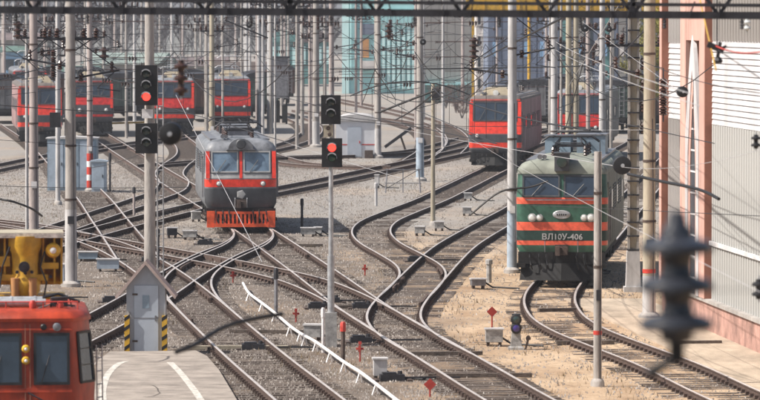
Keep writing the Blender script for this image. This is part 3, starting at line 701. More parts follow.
pole(331.5,151,6,'grey pole rising straight behind the middle signal heads','concrete_rose',brackets=(B(8.2,-0.9,0,'string'),B(7.0,1.9,0,'cant')))
pole(378,158,6.5,'grey pole at the right end of the white arched shed','concrete',foot=(1.9,'concrete_white'),brackets=(B(7.8,0.8,0,'string'),B(7.0,2.2,0,'cant'),B(6.8,-1.8,0,'cant')))
pole(420,181,8,'pale pole with bluish painted foot left of the short thin pole','concrete',foot=(2.4,'cabinet_blue_pale'),brackets=(B(7.6,-1.8,0,'cant'),B(6.8,-1.5,0,'cant')))
pole(433,226,4.8,'short thin pole ending level with the red locomotive roof, among relay boxes','concrete_tan',height=6.2,brackets=(B(5.7,0.12,0,'box'),))
pole(443,150,3.2,'slender white pole in front of the grey block','concrete_white',height=13)
pole(512,273,10,'tall pale pole touching the left side of the green locomotive','concrete_white',top=0.8,foot=(2.2,'cabinet_blue_pale'),brackets=(B(7.0,-1.7,0,'cant'),B(7.7,1.5,0,'cant')))
pole(554,186,7.5,'tall white pole above the left end of the green locomotive roof','concrete_white',top=0.85,brackets=(B(7.2,1.6,0,'cant'),B(7.9,-1.8,0,'cant')))
pole(529,120,3.5,'thin yellow pole between the two tall pale ones','paint_yellow',height=14,Y=420)
pole(568.5,180,7,'left half of the tan double pole above the green locomotive','concrete_tan',brackets=(B(7.6,0.9,0,'arm'),))
pole(575.5,180,7,'right half of the tan double pole above the green locomotive','concrete_tan',brackets=(B(7.0,1.6,0,'cant'),))
pole(602,190,7,'pale pole rising behind the short front post','concrete_white',brackets=(B(7.5,-1.3,0,'cant'),B(8.4,0.7,0,'arm')))
pole(588,176,4.5,'slim rose-grey pole between the tan double pole and the pale one','concrete_rose',brackets=(B(7.2,-1.2,0,'cant'),B(6.3,0.3,-0.1,'string')))
pole(611,180,3.5,'slim grey pole right of the pale pole above the green locomotive','concrete',brackets=(B(7.8,0.7,0,'arm'),B(5.9,-1.5,0,'cant')))
pole(561,176,3,'slim grey pole tight left of the tan double pole','concrete',brackets=(B(6.6,0.8,0,'arm'),B(5.6,0.9,0,'arm')))
pole(597.5,387,8.5,'short concrete post with one red band in front of the green locomotive','concrete',height=5.75,top=0.9,band=((1.28,0.1,'paint_red'),),brackets=(B(3.4,0.12,-0.1,'box'),)if False else ())
pole(649,319,13,'thick tan pole with one red band and white foot right of the ladder mast','concrete_tan',top=0.85,foot=(1.3,'concrete_white'),band=((1.38,0.12,'paint_red'),),brackets=(B(7.3,-1.2,0,'cant'),B(6.1,0.4,-0.2,'string')))
# far poles
far=[(115,84,640),(122,80,690),(135,90,600),(172,86,560),(183,84,620),(196,88,540),(201,80,700),(245,96,520),(236,90,590),(160,80,720),(104,90,640),(483,100,470),(497,104,430),(583,100,470),(613,112,400),(540,100,520),(394,98,600),(370,90,640),(352,92,590),(301,90,660),(285,96,560),(3,96,600),(47,90,560),(14,88,640),(455,104,560),(640,120,380),(661,118,410),(625,112,450),(587,120,395),(142,86,660),(222,84,680)]
random.seed(77)
for k in range(46):
    far.append((random.choice([random.uniform(-4,330)]*3+[random.uniform(330,660)]),0,random.uniform(300,520)))
fk=['pinkish','white','grey','pale']
for i,(px,_,Y) in enumerate(far):
    pole(px,0,random.uniform(2.2,3.6) if i<31 else random.uniform(2.4,3.9),['slim pinkish','slim grey','thin grey','slim white'][i%4]+' far pole '+near(px),['concrete_rose','concrete','concrete','concrete_white'][i%4],height=random.uniform(11,15),Y=Y,base=False,n=8,
         brackets=(B(random.uniform(7.5,9.5),random.choice([-1.6,1.6,2.0]),0,'cant'),B(random.uniform(8.5,10.5),0.9,0,'arm')),name='far_pole',group='far catenary poles')
# lattice masts
def lattice(px,py,wpx,label,m1,m2,height=12.5,whitefoot=0):
    p=at(px,py); s=F/p.y; w_=wpx/s
    T=thing('lattice_mast',label,'pole',(p.x,p.y,0),0,'lattice masts')
    for sx in (-1,1):
        for sy in (-1,1):
            b=MB(); b.span((sx*(w_/2),sy*(w_/2),0),(sx*(w_/2)-sx*0.07,sy*(w_/2)-sy*0.07,height)); b.build('chord',m1,T)
    z=0.5; k=0
    b=MB()
    while z<height:
        for sy in (-1,1):
            b.box((0,sy*(w_/2+0.012),z),(w_*1.06,0.04,0.05))
        for sx in (-1,1): b.box((sx*w_/2,0,z),(0.03,w_,0.05))
        z+=0.45
    b.build('lacing',m2,T)['kind']='stuff'
    b=MB(); b.span((-w_*0.38,-w_*0.3,0),(w_*0.38,w_*0.3,height-0.1)); b.build('core','concrete_tan',T)
    b=MB(); b.span((-w_*0.85,-w_*0.85,-0.2),(w_*0.85,w_*0.85,0.18)); b.build('footing','concrete_white',T)
    if whitefoot:
        b=MB(); b.loft([[(x*w_*f,y*w_*f,z) for x,y in ((-.5,-.5),(.5,-.5),(.5,.5),(-.5,.5))] for z,f in ((0.1,1.35),(whitefoot,1.15))]); b.build('whitewashed_foot','concrete_white',T)
    b=MB(); b.bar((-0.9,-w_/2-0.05,8.1),(0.9,-w_/2-0.05,8.1),0.08,0.08); 
    for x in (-0.85,-0.4,0.4,0.85): insul(b,x,-w_/2-0.05,8.14,0.32,0.11,1)
    for z in (5.2,5.9,6.6,7.3): insul(b,w_/2+0.14,-0.1,z,0.4,0.12,1)
    b.build('insulator_arm',['steel_dark','insulator_brown'],T,True)
lattice(633,292,11,'lattice mast with laddered bars on a white foot right of the green locomotive','concrete','steel_dark',whitefoot=1.35)
lattice(672,262,6.5,'slim lattice mast white with black ties beside the pink column','paint_white','steel_dark',height=7.0)

# ------------------------------------------------------------ signals
def signal_head(T,cx,y,z0,z1,w_,lamps,label=None):
    b=MB(); b.span((cx-w_/2,y,z0),(cx+w_/2,y+0.03,z1)); b.span((cx-w_*0.36,y+0.03,z0+0.06),(cx+w_*0.36,y+0.2,z1-0.06)); h=b.build('signal_head','paint_black',T)
    for z,m in lamps:
        b=MB(); n=12; ring0=[];ring1=[]
        P=[]
        for k in range(n+1):
            a=PI*(-0.05+1.1*k/n); P.append((math.cos(a),math.sin(a)))
        r0,r1=0.125,0.14
        for yy in (y,y-0.22): pass
        o=[(cx+c_*r1,y-0.001,z+s_*r1) for c_,s_ in P]+[(cx+c_*r1,y-0.24,z+s_*r1) for c_,s_ in P]+[(cx+c_*r0,y-0.001,z+s_*r0) for c_,s_ in P]+[(cx+c_*r0,y-0.24,z+s_*r0) for c_,s_ in P]
        m1=n+1; f=[]
        for k in range(n):
            f+= [(k,k+1,m1+k+1,m1+k),(2*m1+k,3*m1+k,3*m1+k+1,2*m1+k+1),(m1+k,m1+k+1,3*m1+k+1,3*m1+k)]
        b.add(o,f)
        glint_arc=[(cx+math.cos(PI*t)*rr_,y-0.245,z+math.sin(PI*t)*rr_) for rr_ in (0.115,0.15) for t in (0.2,0.3,0.4,0.5,0.6,0.7,0.8)]  # pale metal arc on the visor front, a painted stand-in for its sunlit crescent
        b.add(glint_arc+[(a_,b_-0.02,c_) for a_,b_,c_ in glint_arc],[(k,k+1,8+k,7+k) for k in range(6)]+[(14+k,14+k+1,22+k,21+k) for k in range(6)]+[(7+k,8+k,22+k,21+k) for k in range(6)],1)
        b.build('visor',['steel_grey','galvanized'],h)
        b=MB(); b.lathe([(0.11,0.0),(0.10,-0.025),(0.05,-0.045),(0.005,-0.05)],(cx,y,z),'Y',14); b.build('lens',m,h,True)
pS=at(150,348); T=thing('signal_mast','tall concrete signal mast with two black heads, top one red, behind the gabled hut','railway signal',(pS.x,pS.y,0))
s=F/pS.y; ZZ=lambda py:9-(py-18)/s
b=MB(); b.tube([(0,0,-0.2),(0,0,3),(0,0,6),(0,0,11.5)],[0.17,0.155,0.14,0.11],12); b.build('shaft','concrete',T,True)
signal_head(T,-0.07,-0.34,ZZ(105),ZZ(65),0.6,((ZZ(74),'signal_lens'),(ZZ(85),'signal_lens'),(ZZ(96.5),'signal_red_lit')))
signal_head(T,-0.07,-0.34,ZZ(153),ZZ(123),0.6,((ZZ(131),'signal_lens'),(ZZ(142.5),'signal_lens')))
b=MB(); b.tube([(0.2,0.25,0),(0.2,0.25,ZZ(66))],0.02,5); b.tube([(0.36,0.25,0),(0.36,0.25,ZZ(66))],0.02,5)
z=0.3
while z<ZZ(66): b.tube([(0.2,0.25,z),(0.36,0.25,z)],0.012,4); z+=0.35
b.build('ladder','galvanized',T)
b=MB(); b.span((-0.2,-0.2,ZZ(118)),(0.1,-0.16,ZZ(109))); b.build('mast_plate','paint_white',T)
pS=at(331,347); T=thing('signal_mast','slim grey signal mast with two black heads, lower one red, beside the white pipe','railway signal',(pS.x,pS.y,0))
s=F/pS.y
b=MB(); b.tube([(0,0,-0.1),(0,0,2.2)],0.095,12); b.tube([(0,0,2.2),(0,0,ZZ(94))],[0.07,0.055],12); b.build('shaft','galvanized',T,True)
b=MB(); b.span((-0.16,-0.16,0),(0.16,0.16,0.95)); b.build('base_cabinet','relay_grey',T)
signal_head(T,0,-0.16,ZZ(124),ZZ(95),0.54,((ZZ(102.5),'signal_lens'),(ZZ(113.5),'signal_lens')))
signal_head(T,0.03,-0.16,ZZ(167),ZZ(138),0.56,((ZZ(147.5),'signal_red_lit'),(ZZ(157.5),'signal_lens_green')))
b=MB(); b.span((-0.2,-0.12,ZZ(137)),(0.06,-0.09,ZZ(125))); pl=b.build('mast_plate','concrete_tan',T)
b=MB(); b.lathe([(0.06,0),(0.04,-0.02)],(-0.07,-0.12,ZZ(128)),'Y',8); b.lathe([(0.06,0),(0.04,-0.02)],(-0.04,-0.12,ZZ(134)),'Y',8); b.build('plate_knob','steel_brown',pl)
b=MB(); b.tube([(0,0,1.9),(0,0,2.5)],0.1,10); b.build('joint_sleeve','galvanized',T,True)
# dwarf signal
pD=at(516,350); T=thing('dwarf_signal','small dwarf signal with two dark round lenses and grey body on the sand','railway signal',(pD.x,pD.y,0))
b=MB(); b.loft([[(x*f,y*f,z) for x,y in ((-.19,-.16),(.19,-.16),(.19,.16),(-.19,.16))] for z,f in ((0,1.15),(0.08,1.1),(0.1,0.8),(0.5,0.62))]); b.build('pedestal','relay_grey',T)
b=MB(); b.span((-0.11,-0.08,0.48),(0.11,0.1,0.98)); hd_=b.build('lamp_housing','paint_black',T)
for z,m in ((0.84,'signal_lens'),(0.60,'signal_violet')):
    b=MB(); b.lathe([(0.15,0.05),(0.15,-0.12),(0.12,-0.14)],(0,-0.08,z),'Y',14); l_=b.build('lens_hood','paint_black',hd_,True)
    b=MB(); b.lathe([(0.11,-0.13),(0.06,-0.16),(0.005,-0.17)],(0,-0.08,z),'Y',14); b.build('lens',m,l_,True)
b=MB(); b.tube([(0.25,-0.1,0.02),(0.33,-0.1,0.3)],0.03,6); b.lathe([(0.06,0),(0.07,0.06),(0.03,0.12)],(0.33,-0.1,0.28),'Z',8); b.build('cable_elbow','steel_brown',T,True)

# ------------------------------------------------------------ gabled hut + platform
pH=at(146,355); s=F/pH.y
T=thing('gabled_hut','narrow grey gabled hut with pale door and hazard stripes at the platform end','hut',(pH.x,pH.y,0))
hw=0.52; D=0.8; ez=1.80; pk=2.42
b=MB(); b.prism([(-hw,0),(hw,0),(hw,ez),(0,pk),(-hw,ez)],0,D); b.build('wall','booth_grey',T)
for sx in (-1,1):
    q=MB(); q.loft([[(0,y,pk+0.005),(sx*0.78,y,1.505),(sx*0.82,y,1.57),(0,y,pk+0.12)] for y in (-0.16,D+0.12)]); q.build('roof_slope','booth_roof',T)
b=MB(); b.span((-0.31,-0.035,0.06),(0.33,-0.0,1.86)); dr=b.build('door','booth_door',T)
b=MB(); b.span((-0.09,-0.05,1.25),(0.09,-0.036,1.6)); b.build('notice_plate','cabinet_blue',dr)
b=MB(); b.span((0.24,-0.08,0.92),(0.28,-0.035,1.06)); b.build('handle','steel_grey',dr)
for z in (0.35,1.6):
    b=MB(); b.span((-0.36,-0.05,z),(-0.22,-0.036,z+0.05)); b.build('hinge','steel_brown',dr)
b=MB(); b.span((-0.33,-0.043,0.98),(0.35,-0.036,1.0)); b.build('door_seam','steel_grey',dr)
b=MB(); b.span((-0.56,-0.02,0),(0.56,-0.001,0.07)); b.build('sill','concrete',T)
for sx in (-1,1):
    x=sx*0.50; b=MB(); b.span((x-0.07,-0.12,0),(x+0.07,0.02,1.06)); ps=b.build('hazard_post','paint_yellow',T)
    for k in range(4):
        b=MB(); z=0.12+k*0.26
        b.add([(x-0.072,-0.123,z),(x+0.072,-0.123,z+0.1),(x+0.072,-0.123,z+0.2),(x-0.072,-0.123,z+0.1)],[(0,1,2,3)]); b.add([(x+0.073,-0.12,z+0.1),(x+0.073,0.02,z+0.2),(x+0.073,0.02,z+0.3),(x+0.073,-0.12,z+0.2)],[(0,1,2,3)]); b.build('black_stripe','paint_black',ps)
# platform: pale asphalt tongue with curved white line
def sheet(name,poly,z,m,h=0):
    b=MB()
    if h: b.loft([[(p.x,p.y,z-h) for p in poly],[(p.x,p.y,z) for p in poly]])
    else: b.add([(p.x,p.y,z) for p in poly],[tuple(range(len(poly)))])
    return b.build(name,m)
A=[at(*p) for p in ((98,366),(110,357.5),(196,356.5),(207,362),(219,376),(233,400))]
tdir=(A[-1]-A[-2]).normalized(); R1=A[-1]+tdir*45; L1=Vector((-3.2,62,0))
poly=[Vector((R1.x,R1.y,0)),L1,Vector((-5.0,88,0)),Vector((-6.6,108,0))]+A
struct(sheet('platform',poly,0.16,'asphalt_pale',0.3))
mat('joint_filler',(0.10,0.085,0.075),0.95,0,0.4,6)
def ribbon(name,pts,w_,z,m):
    b=MB(); o=[]; n=len(pts)
    for i,p in enumerate(pts):
        t=(pts[min(i+1,n-1)]-pts[max(i-1,0)]).normalized(); nr=Vector((t.y,-t.x,0)); o+= [(p.x-nr.x*w_/2,p.y-nr.y*w_/2,z),(p.x+nr.x*w_/2,p.y+nr.y*w_/2,z)]
    b.add(o,[(2*i,2*i+1,2*i+3,2*i+2) for i in range(n-1)]); return b.build(name,m)
def crv(pts,n=8):
    P=[pts[0]*2-pts[1]]+list(pts)+[pts[-1]*2-pts[-2]]; out=[]
    for i in range(1,len(P)-2):
        for k in range(n):
            t=k/n; a,b_,c_,d=P[i-1:i+3]
            out.append(0.5*((2*b_)+(c_-a)*t+(2*a-5*b_+4*c_-d)*t*t+(3*b_-a-3*c_+d)*t**3))
    return out+[P[-2]]
struct(ribbon('platform_edge_line',crv([at(*p,0.17) for p in ((103,400),(103,388),(108,374),(118,364),(126,361))]),0.17,0.165,'marking_white'))
struct(ribbon('platform_edge_line',crv([at(*p,0.17) for p in ((170,362),(180,372),(192,387),(201,400),(225,440))]),0.17,0.165,'marking_white'))

random.seed(9)
for (x0_,y0_,ang_,L_) in ((120,372,0.1,6),(150,385,1.2,5),(190,372,0.3,4),(140,366,-0.4,3),(175,395,0.8,5),(112,392,0.0,5)):
    p=at(x0_,y0_,0.16); P=[p]; a_=ang_
    for k in range(int(L_*2)):
        a_+=random.gauss(0,.45); P.append(P[-1]+Vector((math.sin(a_)*0.12,-math.cos(a_)*0.5,0)))
    P=[q for q in P if q.y<123]
    if len(P)>2 and x0_ in (150,): struct(ribbon('platform_crack',P,0.035,0.1635,'joint_filler'))
b=MB(); 
for k in range(5):
    y_=119-k*6.0; xl=-7.0 if y_>108 else -6.5; b.add([(xl+0.3,y_,0.162),(-3.95-(y_-119)*0.085,y_,0.162),(-3.95-(y_-119)*0.085,y_+0.05,0.162),(xl+0.3,y_+0.05,0.162)],[(0,1,2,3)])
o=b.build('platform_joint','joint_filler'); struct(o)
# ------------------------------------------------------------ white pipe on little stands
pts=[at(*p,0.27) for p in ((243,283),(249,293),(262,303),(275,313),(290,326),(300,333),(305,336),(316,342),(330,352),(344,362),(360,372),(376,384),(394,398),(420,418))]
T=thing('white_pipe','white pipe on short white stands snaking down past the slim signal mast','pipe',(pts[0].x,pts[0].y,0)); org=Vector((pts[0].x,pts[0].y,0))
b=MB(); b.tube([p-org for p in crv(pts,5)],0.042,8); b.build('pipe','paint_white',T,True)
for p in pts[1:]:
    q=p-org; b=MB(); b.bar((q.x,q.y,0.27),(q.x-0.1,q.y-0.1,-0.03),0.035,0.03); b.bar((q.x,q.y,0.27),(q.x+0.06,q.y+0.1,-0.03),0.035,0.03); b.build('stand','paint_white',T)

# ------------------------------------------------------------ point machines, relay boxes, markers
def relay(px,py,label,w_=0.5,h=0.32,m='relay_grey',legs=True,pit=False):
    w_*=0.78; h*=0.8
    p=at(px,py); T=thing('relay_box',label,'relay box',(p.x,p.y,0),random.uniform(-0.15,0.15),'relay boxes between the tracks')
    z0=0.12 if legs else 0.0
    b=MB(); b.span((-w_/2,-0.2,z0),(w_/2,0.2,z0+h)); b.build('case',m,T)
    b=MB(); b.loft([[(x*(w_/2+0.03),y*0.23,z) for x,y in ((-1,-1),(1,-1),(1,1),(-1,1))] for z in (z0+h,z0+h+0.04)]); b.build('lid','concrete_white',T)
    if legs:
        for sx in (-1,1): b=MB(); b.span((sx*w_*0.35-0.04,-0.12,-0.05),(sx*w_*0.35+0.04,0.12,z0)); b.build('leg','steel_brown',T)
    b=MB(); b.tube([(w_/2,0,z0+0.1),(w_/2+0.25,0,0.06),(w_/2+1.1,-0.4,0.03)],0.03,5); b.build('cable','cable_black',T)
relay(468,201,'relay box upper one of the pair left of the tall pole')
relay(467,216,'relay box lower one of the pair left of the tall pole')
relay(439,231,'relay box at the foot of the short thin pole')
relay(420,236,'relay box left of the short thin pole between curved rails')
relay(308,237,'wide relay box right of the grey locomotive, left of two',0.75,0.3)
relay(318,236,'small relay box right of the grey locomotive, right of two',0.4,0.28)
relay(494,346,'grey relay box under the red diamond marker beside the dwarf signal',0.6,0.42)
relay(478,289,'flat grey box in the sand below the tall pole',0.6,0.25,'steel_grey')
relay(313,341,'grey box beside the base of the slim signal mast, by the white pipe',0.6,0.4)
relay(88,262,'dark box behind the hut, right of the thick pale pole',0.9,0.3,'cabinet_blue')
relay(108,272,'pale box right of the thick pole foot',1.0,0.4,'cabinet_blue_pale')
relay(58,282,'pale blue box left of the thick pale pole foot',0.6,0.75,'cabinet_blue_pale',False)
relay(190,240,'white topped box left of the grey locomotive',0.7,0.3,'relay_grey')
relay(172,238,'dark box near the signal mast left of the grey locomotive',0.5,0.35,'steel_dark')
relay(196,222,'small box just in front of the snaking track',0.5,0.4,'relay_grey')
relay(377,188,'white small stand box between curved tracks, under the shed pole',0.28,0.7,'concrete_white')
relay(380,380,'white box of the point machine near the bottom centre',0.42,0.5,'concrete_white')
def point_machine(px,py,label,rz=0.1,flip=1):
    p=at(px,py); T=thing('point_machine',label,'point machine',(p.x,p.y,0),rz,'point machines')
    b=MB(); b.span((-0.3,-0.2,0.02),(0.3,0.2,0.17)); b.span((-0.24,-0.16,0.17),(0.1,0.16,0.22)); b.lathe([(0.06,0),(0.06,0.08)],(0.2,0,0.17),'Z',8); b.build('housing','steel_dark',T)
    b=MB(); b.span((0.3*flip,-0.05,0.06),(1.7*flip,-0.01,0.10)); b.build('throw_rod','steel_dark',T)
    b=MB(); b.span((0.3*flip,0.1,0.07),(1.5*flip,0.14,0.10)); b.build('detector_rod','steel_brown',T)
    for x in (-0.45,0.35): b=MB(); b.span((x,-0.4,-0.02),(x+0.12,0.4,0.06)); b.build('mounting_bar','steel_brown',T)
point_machine(392,381,'black point machine with long rod near the bottom centre')
point_machine(361,343,'dark point machine between slim signal mast and diagonal track')
point_machine(318,309,'dark point machine just left of the slim mast above the white pipe')
point_machine(362,309,'dark point machine right of the slim mast under the diagonal rails',0.1,1)
point_machine(150,262,'point machine behind the roof of the gabled hut')
point_machine(205,245,'point machine at the crossing just left below the grey locomotive')
point_machine(416,262,'point machine between the two curved merging tracks')
point_machine(330,303,'point machine in the long diagonal track behind the slim mast')
point_machine(35,300,'point machine behind the red railcar roof')
point_machine(112,303,'point machine left of the hut roof beside dark rails')
point_machine(253,350,'point machine between the rails right of the platform',0.0)
mat('marker_red',(0.36,0.04,0.03),0.6,0,0.3,5)
def marker(px,py,label,kind='cross',h=0.36,m='marker_red'):
    p=at(px,py); T=thing('track_marker',label,'marker post',(p.x,p.y,0),random.uniform(-.2,.2),'small red track markers')
    b=MB(); b.tube([(0,0,-0.05),(0,0,h)],0.022,6); b.build('stem',m,T)
    b=MB()
    if kind=='cross': b.box((0,-0.02,h*0.7),(0.2,0.03,0.06)); b.box((0,-0.05,h*0.7),(0.07,0.03,0.16)); b.box((0,0,h),(0.08,0.05,0.08))
    else: b.loft([[(0,y,h-0.03),(0.15,y,h+0.12),(0,y,h+0.27),(-0.15,y,h+0.12)] for y in (-0.02,0.02)])
    b.build('target',m,T)
marker(233,283,'small red marker where the white pipe begins')
marker(365,276,'small red marker on open ballast between the diagonal and curved tracks')
marker(296,322,'small red marker right of the upper white pipe')
marker(360,362,'red cross marker left of the white box near bottom centre','cross',0.5)
marker(430,398,'red diamond marker at the bottom edge below the diagonal','diamond',0.2)
marker(492,338,'red diamond marker on a tall thin stem by the dwarf signal','diamond',0.62)
def post(px,py,h,label,m='steel_grey',topm=None,r=0.055):
    p=at(px,py); T=thing('short_post',label,'post',(p.x,p.y,0),0,'short posts between the tracks')
    b=MB(); b.lathe([(r,-0.1),(r,h*0.95),(r*0.6,h)],(0,0,0),'Z',8); b.build('shaft',m,T,True)
    b=MB(); b.lathe([(r*1.35,h*0.8),(r*1.35,h*0.98),(r*0.8,h*1.02)],(0,0,0),'Z',8); b.build('cap',topm or 'steel_dark',T,True)
post(276,319,1.5,'rusty grey stub post beside the upper white pipe','steel_grey')
post(343,367,1.15,'grey post with red top right of the slim signal mast','steel_brown','paint_red')
post(302,231,1.35,'thin dark post right of the grey locomotive','steel_dark')
post(376,206,1.1,'white short post left of the curved track','concrete_white','concrete_white',0.07)
post(489,283,0.8,'small grey post below the tall pale pole','relay_grey','relay_grey',0.09)
post(323,353,1.2,'white thin post left of the signal mast base','paint_white','paint_white',0.04)
post(158,268,1.4,'dark stub post right behind the signal mast','steel_dark')
post(134,216,1.3,'pinkish thin post left of the signal mast','concrete_rose')
post(110,192,2.0,'thin dark post right of the blue cabinets','steel_dark')
# steel frames (trackside brackets) at 395-412,170-195
p=at(403,193); T=thing('trackside_frame','low rusty wire frame left of the pole with bluish foot','frame',(p.x,p.y,0))
for x in (-0.9,0,0.9): b=MB(); b.bar((x,0,0),(x*0.9,0.1,1.25),0.05,0.05); b.build('upright','steel_grey',T)
for z in (0.5,1.2): b=MB(); b.bar((-0.95,0.05,z),(0.95,0.05,z),0.04,0.04); b.build('cross_rail','steel_grey',T)
b=MB(); b.bar((-0.9,0.05,0.2),(0.8,0.08,1.2),0.03,0.03); b.build('brace','steel_dark',T)
p=at(398,150); T=thing('tilted_barrier','short tilted dark barrier beam on the siding ballast','barrier',(p.x,p.y,0))
b=MB(); b.bar((-0.9,0,0.2),(0.9,0.3,1.5),0.14,0.2); b.build('beam','steel_dark',T); b=MB(); b.bar((0.2,0.2,0.9),(0.5,0.5,0),0.1,0.1); b.build('strut','steel_brown',T)
# yellow plank barrier near 112-140,128
p=at(128,133); T=thing('yellow_barrier','long low yellow-topped bench beam left of the signal mast','barrier',(p.x,p.y,0))
b=MB(); b.bar((-1.6,0,0.75),(1.7,0.2,0.85),0.3,0.14); b.build('beam','paint_yellow',T)
for x in (-1.3,0,1.4): b=MB(); b.bar((x,0.1,0),(x,0.1,0.72),0.12,0.12); b.build('leg','steel_dark',T)

# blue cabinets
def cabinet(px,py,w_,h,label,m,d=0.9,roof='concrete_white',doors=2):
    p=at(px,py); T=thing('equipment_cabinet',label,'cabinet',(p.x,p.y,0),0.0,'blue equipment cabinets')
    b=MB(); b.span((-w_/2,0,0.08),(w_/2,d,h)); b.build('case',m,T)
    b=MB(); b.loft([[(-w_/2-0.08,y,h+0.0),(w_/2+0.08,y,h+0.0),(w_/2+0.08,y,h+0.06),(0,y,h+0.14),(-w_/2-0.08,y,h+0.06)] for y in (-0.08,d+0.08)]); b.build('roof',roof,T)
    for k in range(doors):
        x0=-w_/2+0.06+k*(w_-0.12)/doors; x1=x0+(w_-0.12)/doors-0.05
        b=MB(); b.span((x0,-0.03,0.2),(x1,0.0,h-0.12)); dd=b.build('door','cabinet_blue_pale' if k%2==0 else m,T)
        b=MB(); b.span((x1-0.1,-0.06,h*0.5),(x1-0.06,-0.03,h*0.5+0.15)); b.build('handle','steel_dark',dd)
    b=MB(); b.span((-w_/2-0.05,-0.05,-0.1),(w_/2+0.05,d+0.05,0.08)); b.build('plinth','concrete',T)
cabinet(72,192,2.55,2.75,'large blue-grey equipment cabinet with white roof edge behind the poles','cabinet_blue',1.6,doors=3)
cabinet(99,193,0.75,1.6,'small pale blue cabinet right of the striped pole foot','cabinet_blue_pale',0.7,'cabinet_blue_pale',1)
cabinet(53,190,0.5,1.9,'narrow blue cabinet left of the thick pale pole','cabinet_blue',0.6,'cabinet_blue',1)

# white arched shed
p=at(356,158); s=F/p.y; T=thing('arched_shed','white shed with a low arched roof, red line and door behind the middle signal','shed',(p.x,p.y,0))
W=2.55/2*1.0; hh=2.35
P=[(-W-0.05,0),(W+0.05,0),(W,hh)]+[(W*math.cos(PI*k/10),hh+0.42*math.sin(PI*k/10)) for k in range(1,10)]+[(-W,hh)]
b=MB(); b.prism(P,0,6); b.build('shell','shed_white',T)
b=MB(); b.prism([(x*1.04,z+0.03) for x,z in P[2:]],-0.12,6.1); b.build('roof','concrete_white',T)
b=MB(); b.span((-0.55,-0.04,0.1),(0.35,0.0,2.0)); dd=b.build('door','booth_door',T); b=MB(); b.span((0.2,-0.08,0.95),(0.26,-0.04,1.1)); b.build('handle','paint_red',dd)
b=MB(); b.span((-W,-0.012,0.83),(-0.56,-0.002,0.9)); b.span((0.36,-0.012,0.83),(W,-0.002,0.9)); b.build('red_line','paint_red',T)
b=MB(); b.span((0.55,-0.35,0),(1.1,-0.05,0.5)); b.build('ash_box','steel_brown',T)

# ------------------------------------------------------------ right building (long hall)
WX=lambda y:9.2-0.081*(y-138.6)
ang=math.atan(0.081)   # wall direction angle from +Y toward -X
org=Vector((WX(143.9),143.9,0))
T=thing('long_hall','long white and grey ribbed hall with pink pilasters at the right edge','building',(org.x,org.y,0),PI+ang*1.0)
# local frame: +Y local runs toward the camera along the wall, +X local points to the track side? (rotated by pi)
# after rotation by pi+ang : local +Y -> toward camera ; local -X -> world +X (into the building); local +X -> world -X (outwards)
def wall(y0,y1,x0,x1,z0,z1,name,m,par=T):
    b=MB(); b.span((x0,y0,z0),(x1,y1,z1)); return b.build(name,m,par)
LEN=72
wall(0,LEN,-20,-0.25,0,13.2,'inner_wall','panel_grey_dark')
wall(-0.15,LEN+.15,-20.2,0.35,13.2,13.6,'roof','roof_brown')
wall(0,LEN,-0.25,0.12,0,0.85,'plinth','plinth_brick')
wall(-0.0,LEN,-0.2,0.2,0.85,0.95,'plinth_ledge','concrete')
def ypos(px):   # position along the wall (local y) of a pixel column
    k=(px-380)/F; y=(9.2+0.081*138.6)/(k+0.081); return (143.9-y)/math.cos(ang)
def pilaster(y0,y1):
    wall(y0,y1,-0.249,0.22,0.95,13.2,'pilaster','wall_pink')
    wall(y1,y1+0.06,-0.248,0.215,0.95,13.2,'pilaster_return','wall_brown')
# thin pink edge column at far end
pilaster(-0.02,0.45)
def ribs(y0,y1,z0,z1,m,name,step=0.26,x=-0.02):
    yy=y0
    wall(y0,y1,-0.24,-0.06,z0,z1,name+'_panel','panel_grey_dark' if m=='panel_grey' else 'steel_grey')
    n=int((y1-y0)/step); me=None
    for k in range(n):
        q=y0+ (k+0.5)*(y1-y0)/n
        if me is None:
            b=MB(); b.loft([[(-0.06,-step*0.34,z),(0.03,-step*0.22,z),(0.03,step*0.22,z),(-0.06,step*0.34,z)] for z in (z0,z1)]); o=b.build('rib',m,T); me=o.data; o.location=(0,q,0)
        else: link('rib',me,T,(0,q,0))
def boards(y0,y1,z0,z1,m,step=0.155):
    wall(y0,y1,-0.24,-0.03,z0,z1,'board_backing',m); n=int((z1-z0)/step)
    me=None
    for k in range(n):
        z=z0+k*(z1-z0)/n
        if me is None:
            b=MB(); h=(z1-z0)/n; b.add([(-0.03,y0,0),(-0.03,y1,0),(0.02,y1,0.012),(0.02,y0,0.012),(0.0,y0,h-0.02),(0.0,y1,h-0.02),(-0.03,y0,h-0.02),(-0.03,y1,h-0.02)],[(0,1,2,3),(3,2,5,4),(4,5,7,6),(0,3,4,6),(1,7,5,2)]); o=b.build('board',m,T); me=o.data; o.location=(0,0,z)
        else: link('board',me,T,(0,0,z))
a1,a2=ypos(672),ypos(688)
ribs(0.5,ypos(687.5),8.25,13.2,'panel_grey_dark','upper_rib',0.3); boards(0.5,ypos(687.5),5.95,8.25,'panel_white'); ribs(0.5,ypos(687.5),0.95,5.95,'panel_grey_dark','lower_rib',0.3)
p0,p1=ypos(687.5),ypos(712)
# main pilaster with tall pointed window between two pink piers
w0,w1=ypos(693),ypos(706.5)
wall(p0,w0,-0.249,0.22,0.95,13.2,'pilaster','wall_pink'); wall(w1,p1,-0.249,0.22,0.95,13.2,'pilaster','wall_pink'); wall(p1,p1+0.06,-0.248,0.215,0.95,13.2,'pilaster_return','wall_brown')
wall(w0,w1,-0.248,0.21,8.35,13.2,'pilaster_head','wall_pink')
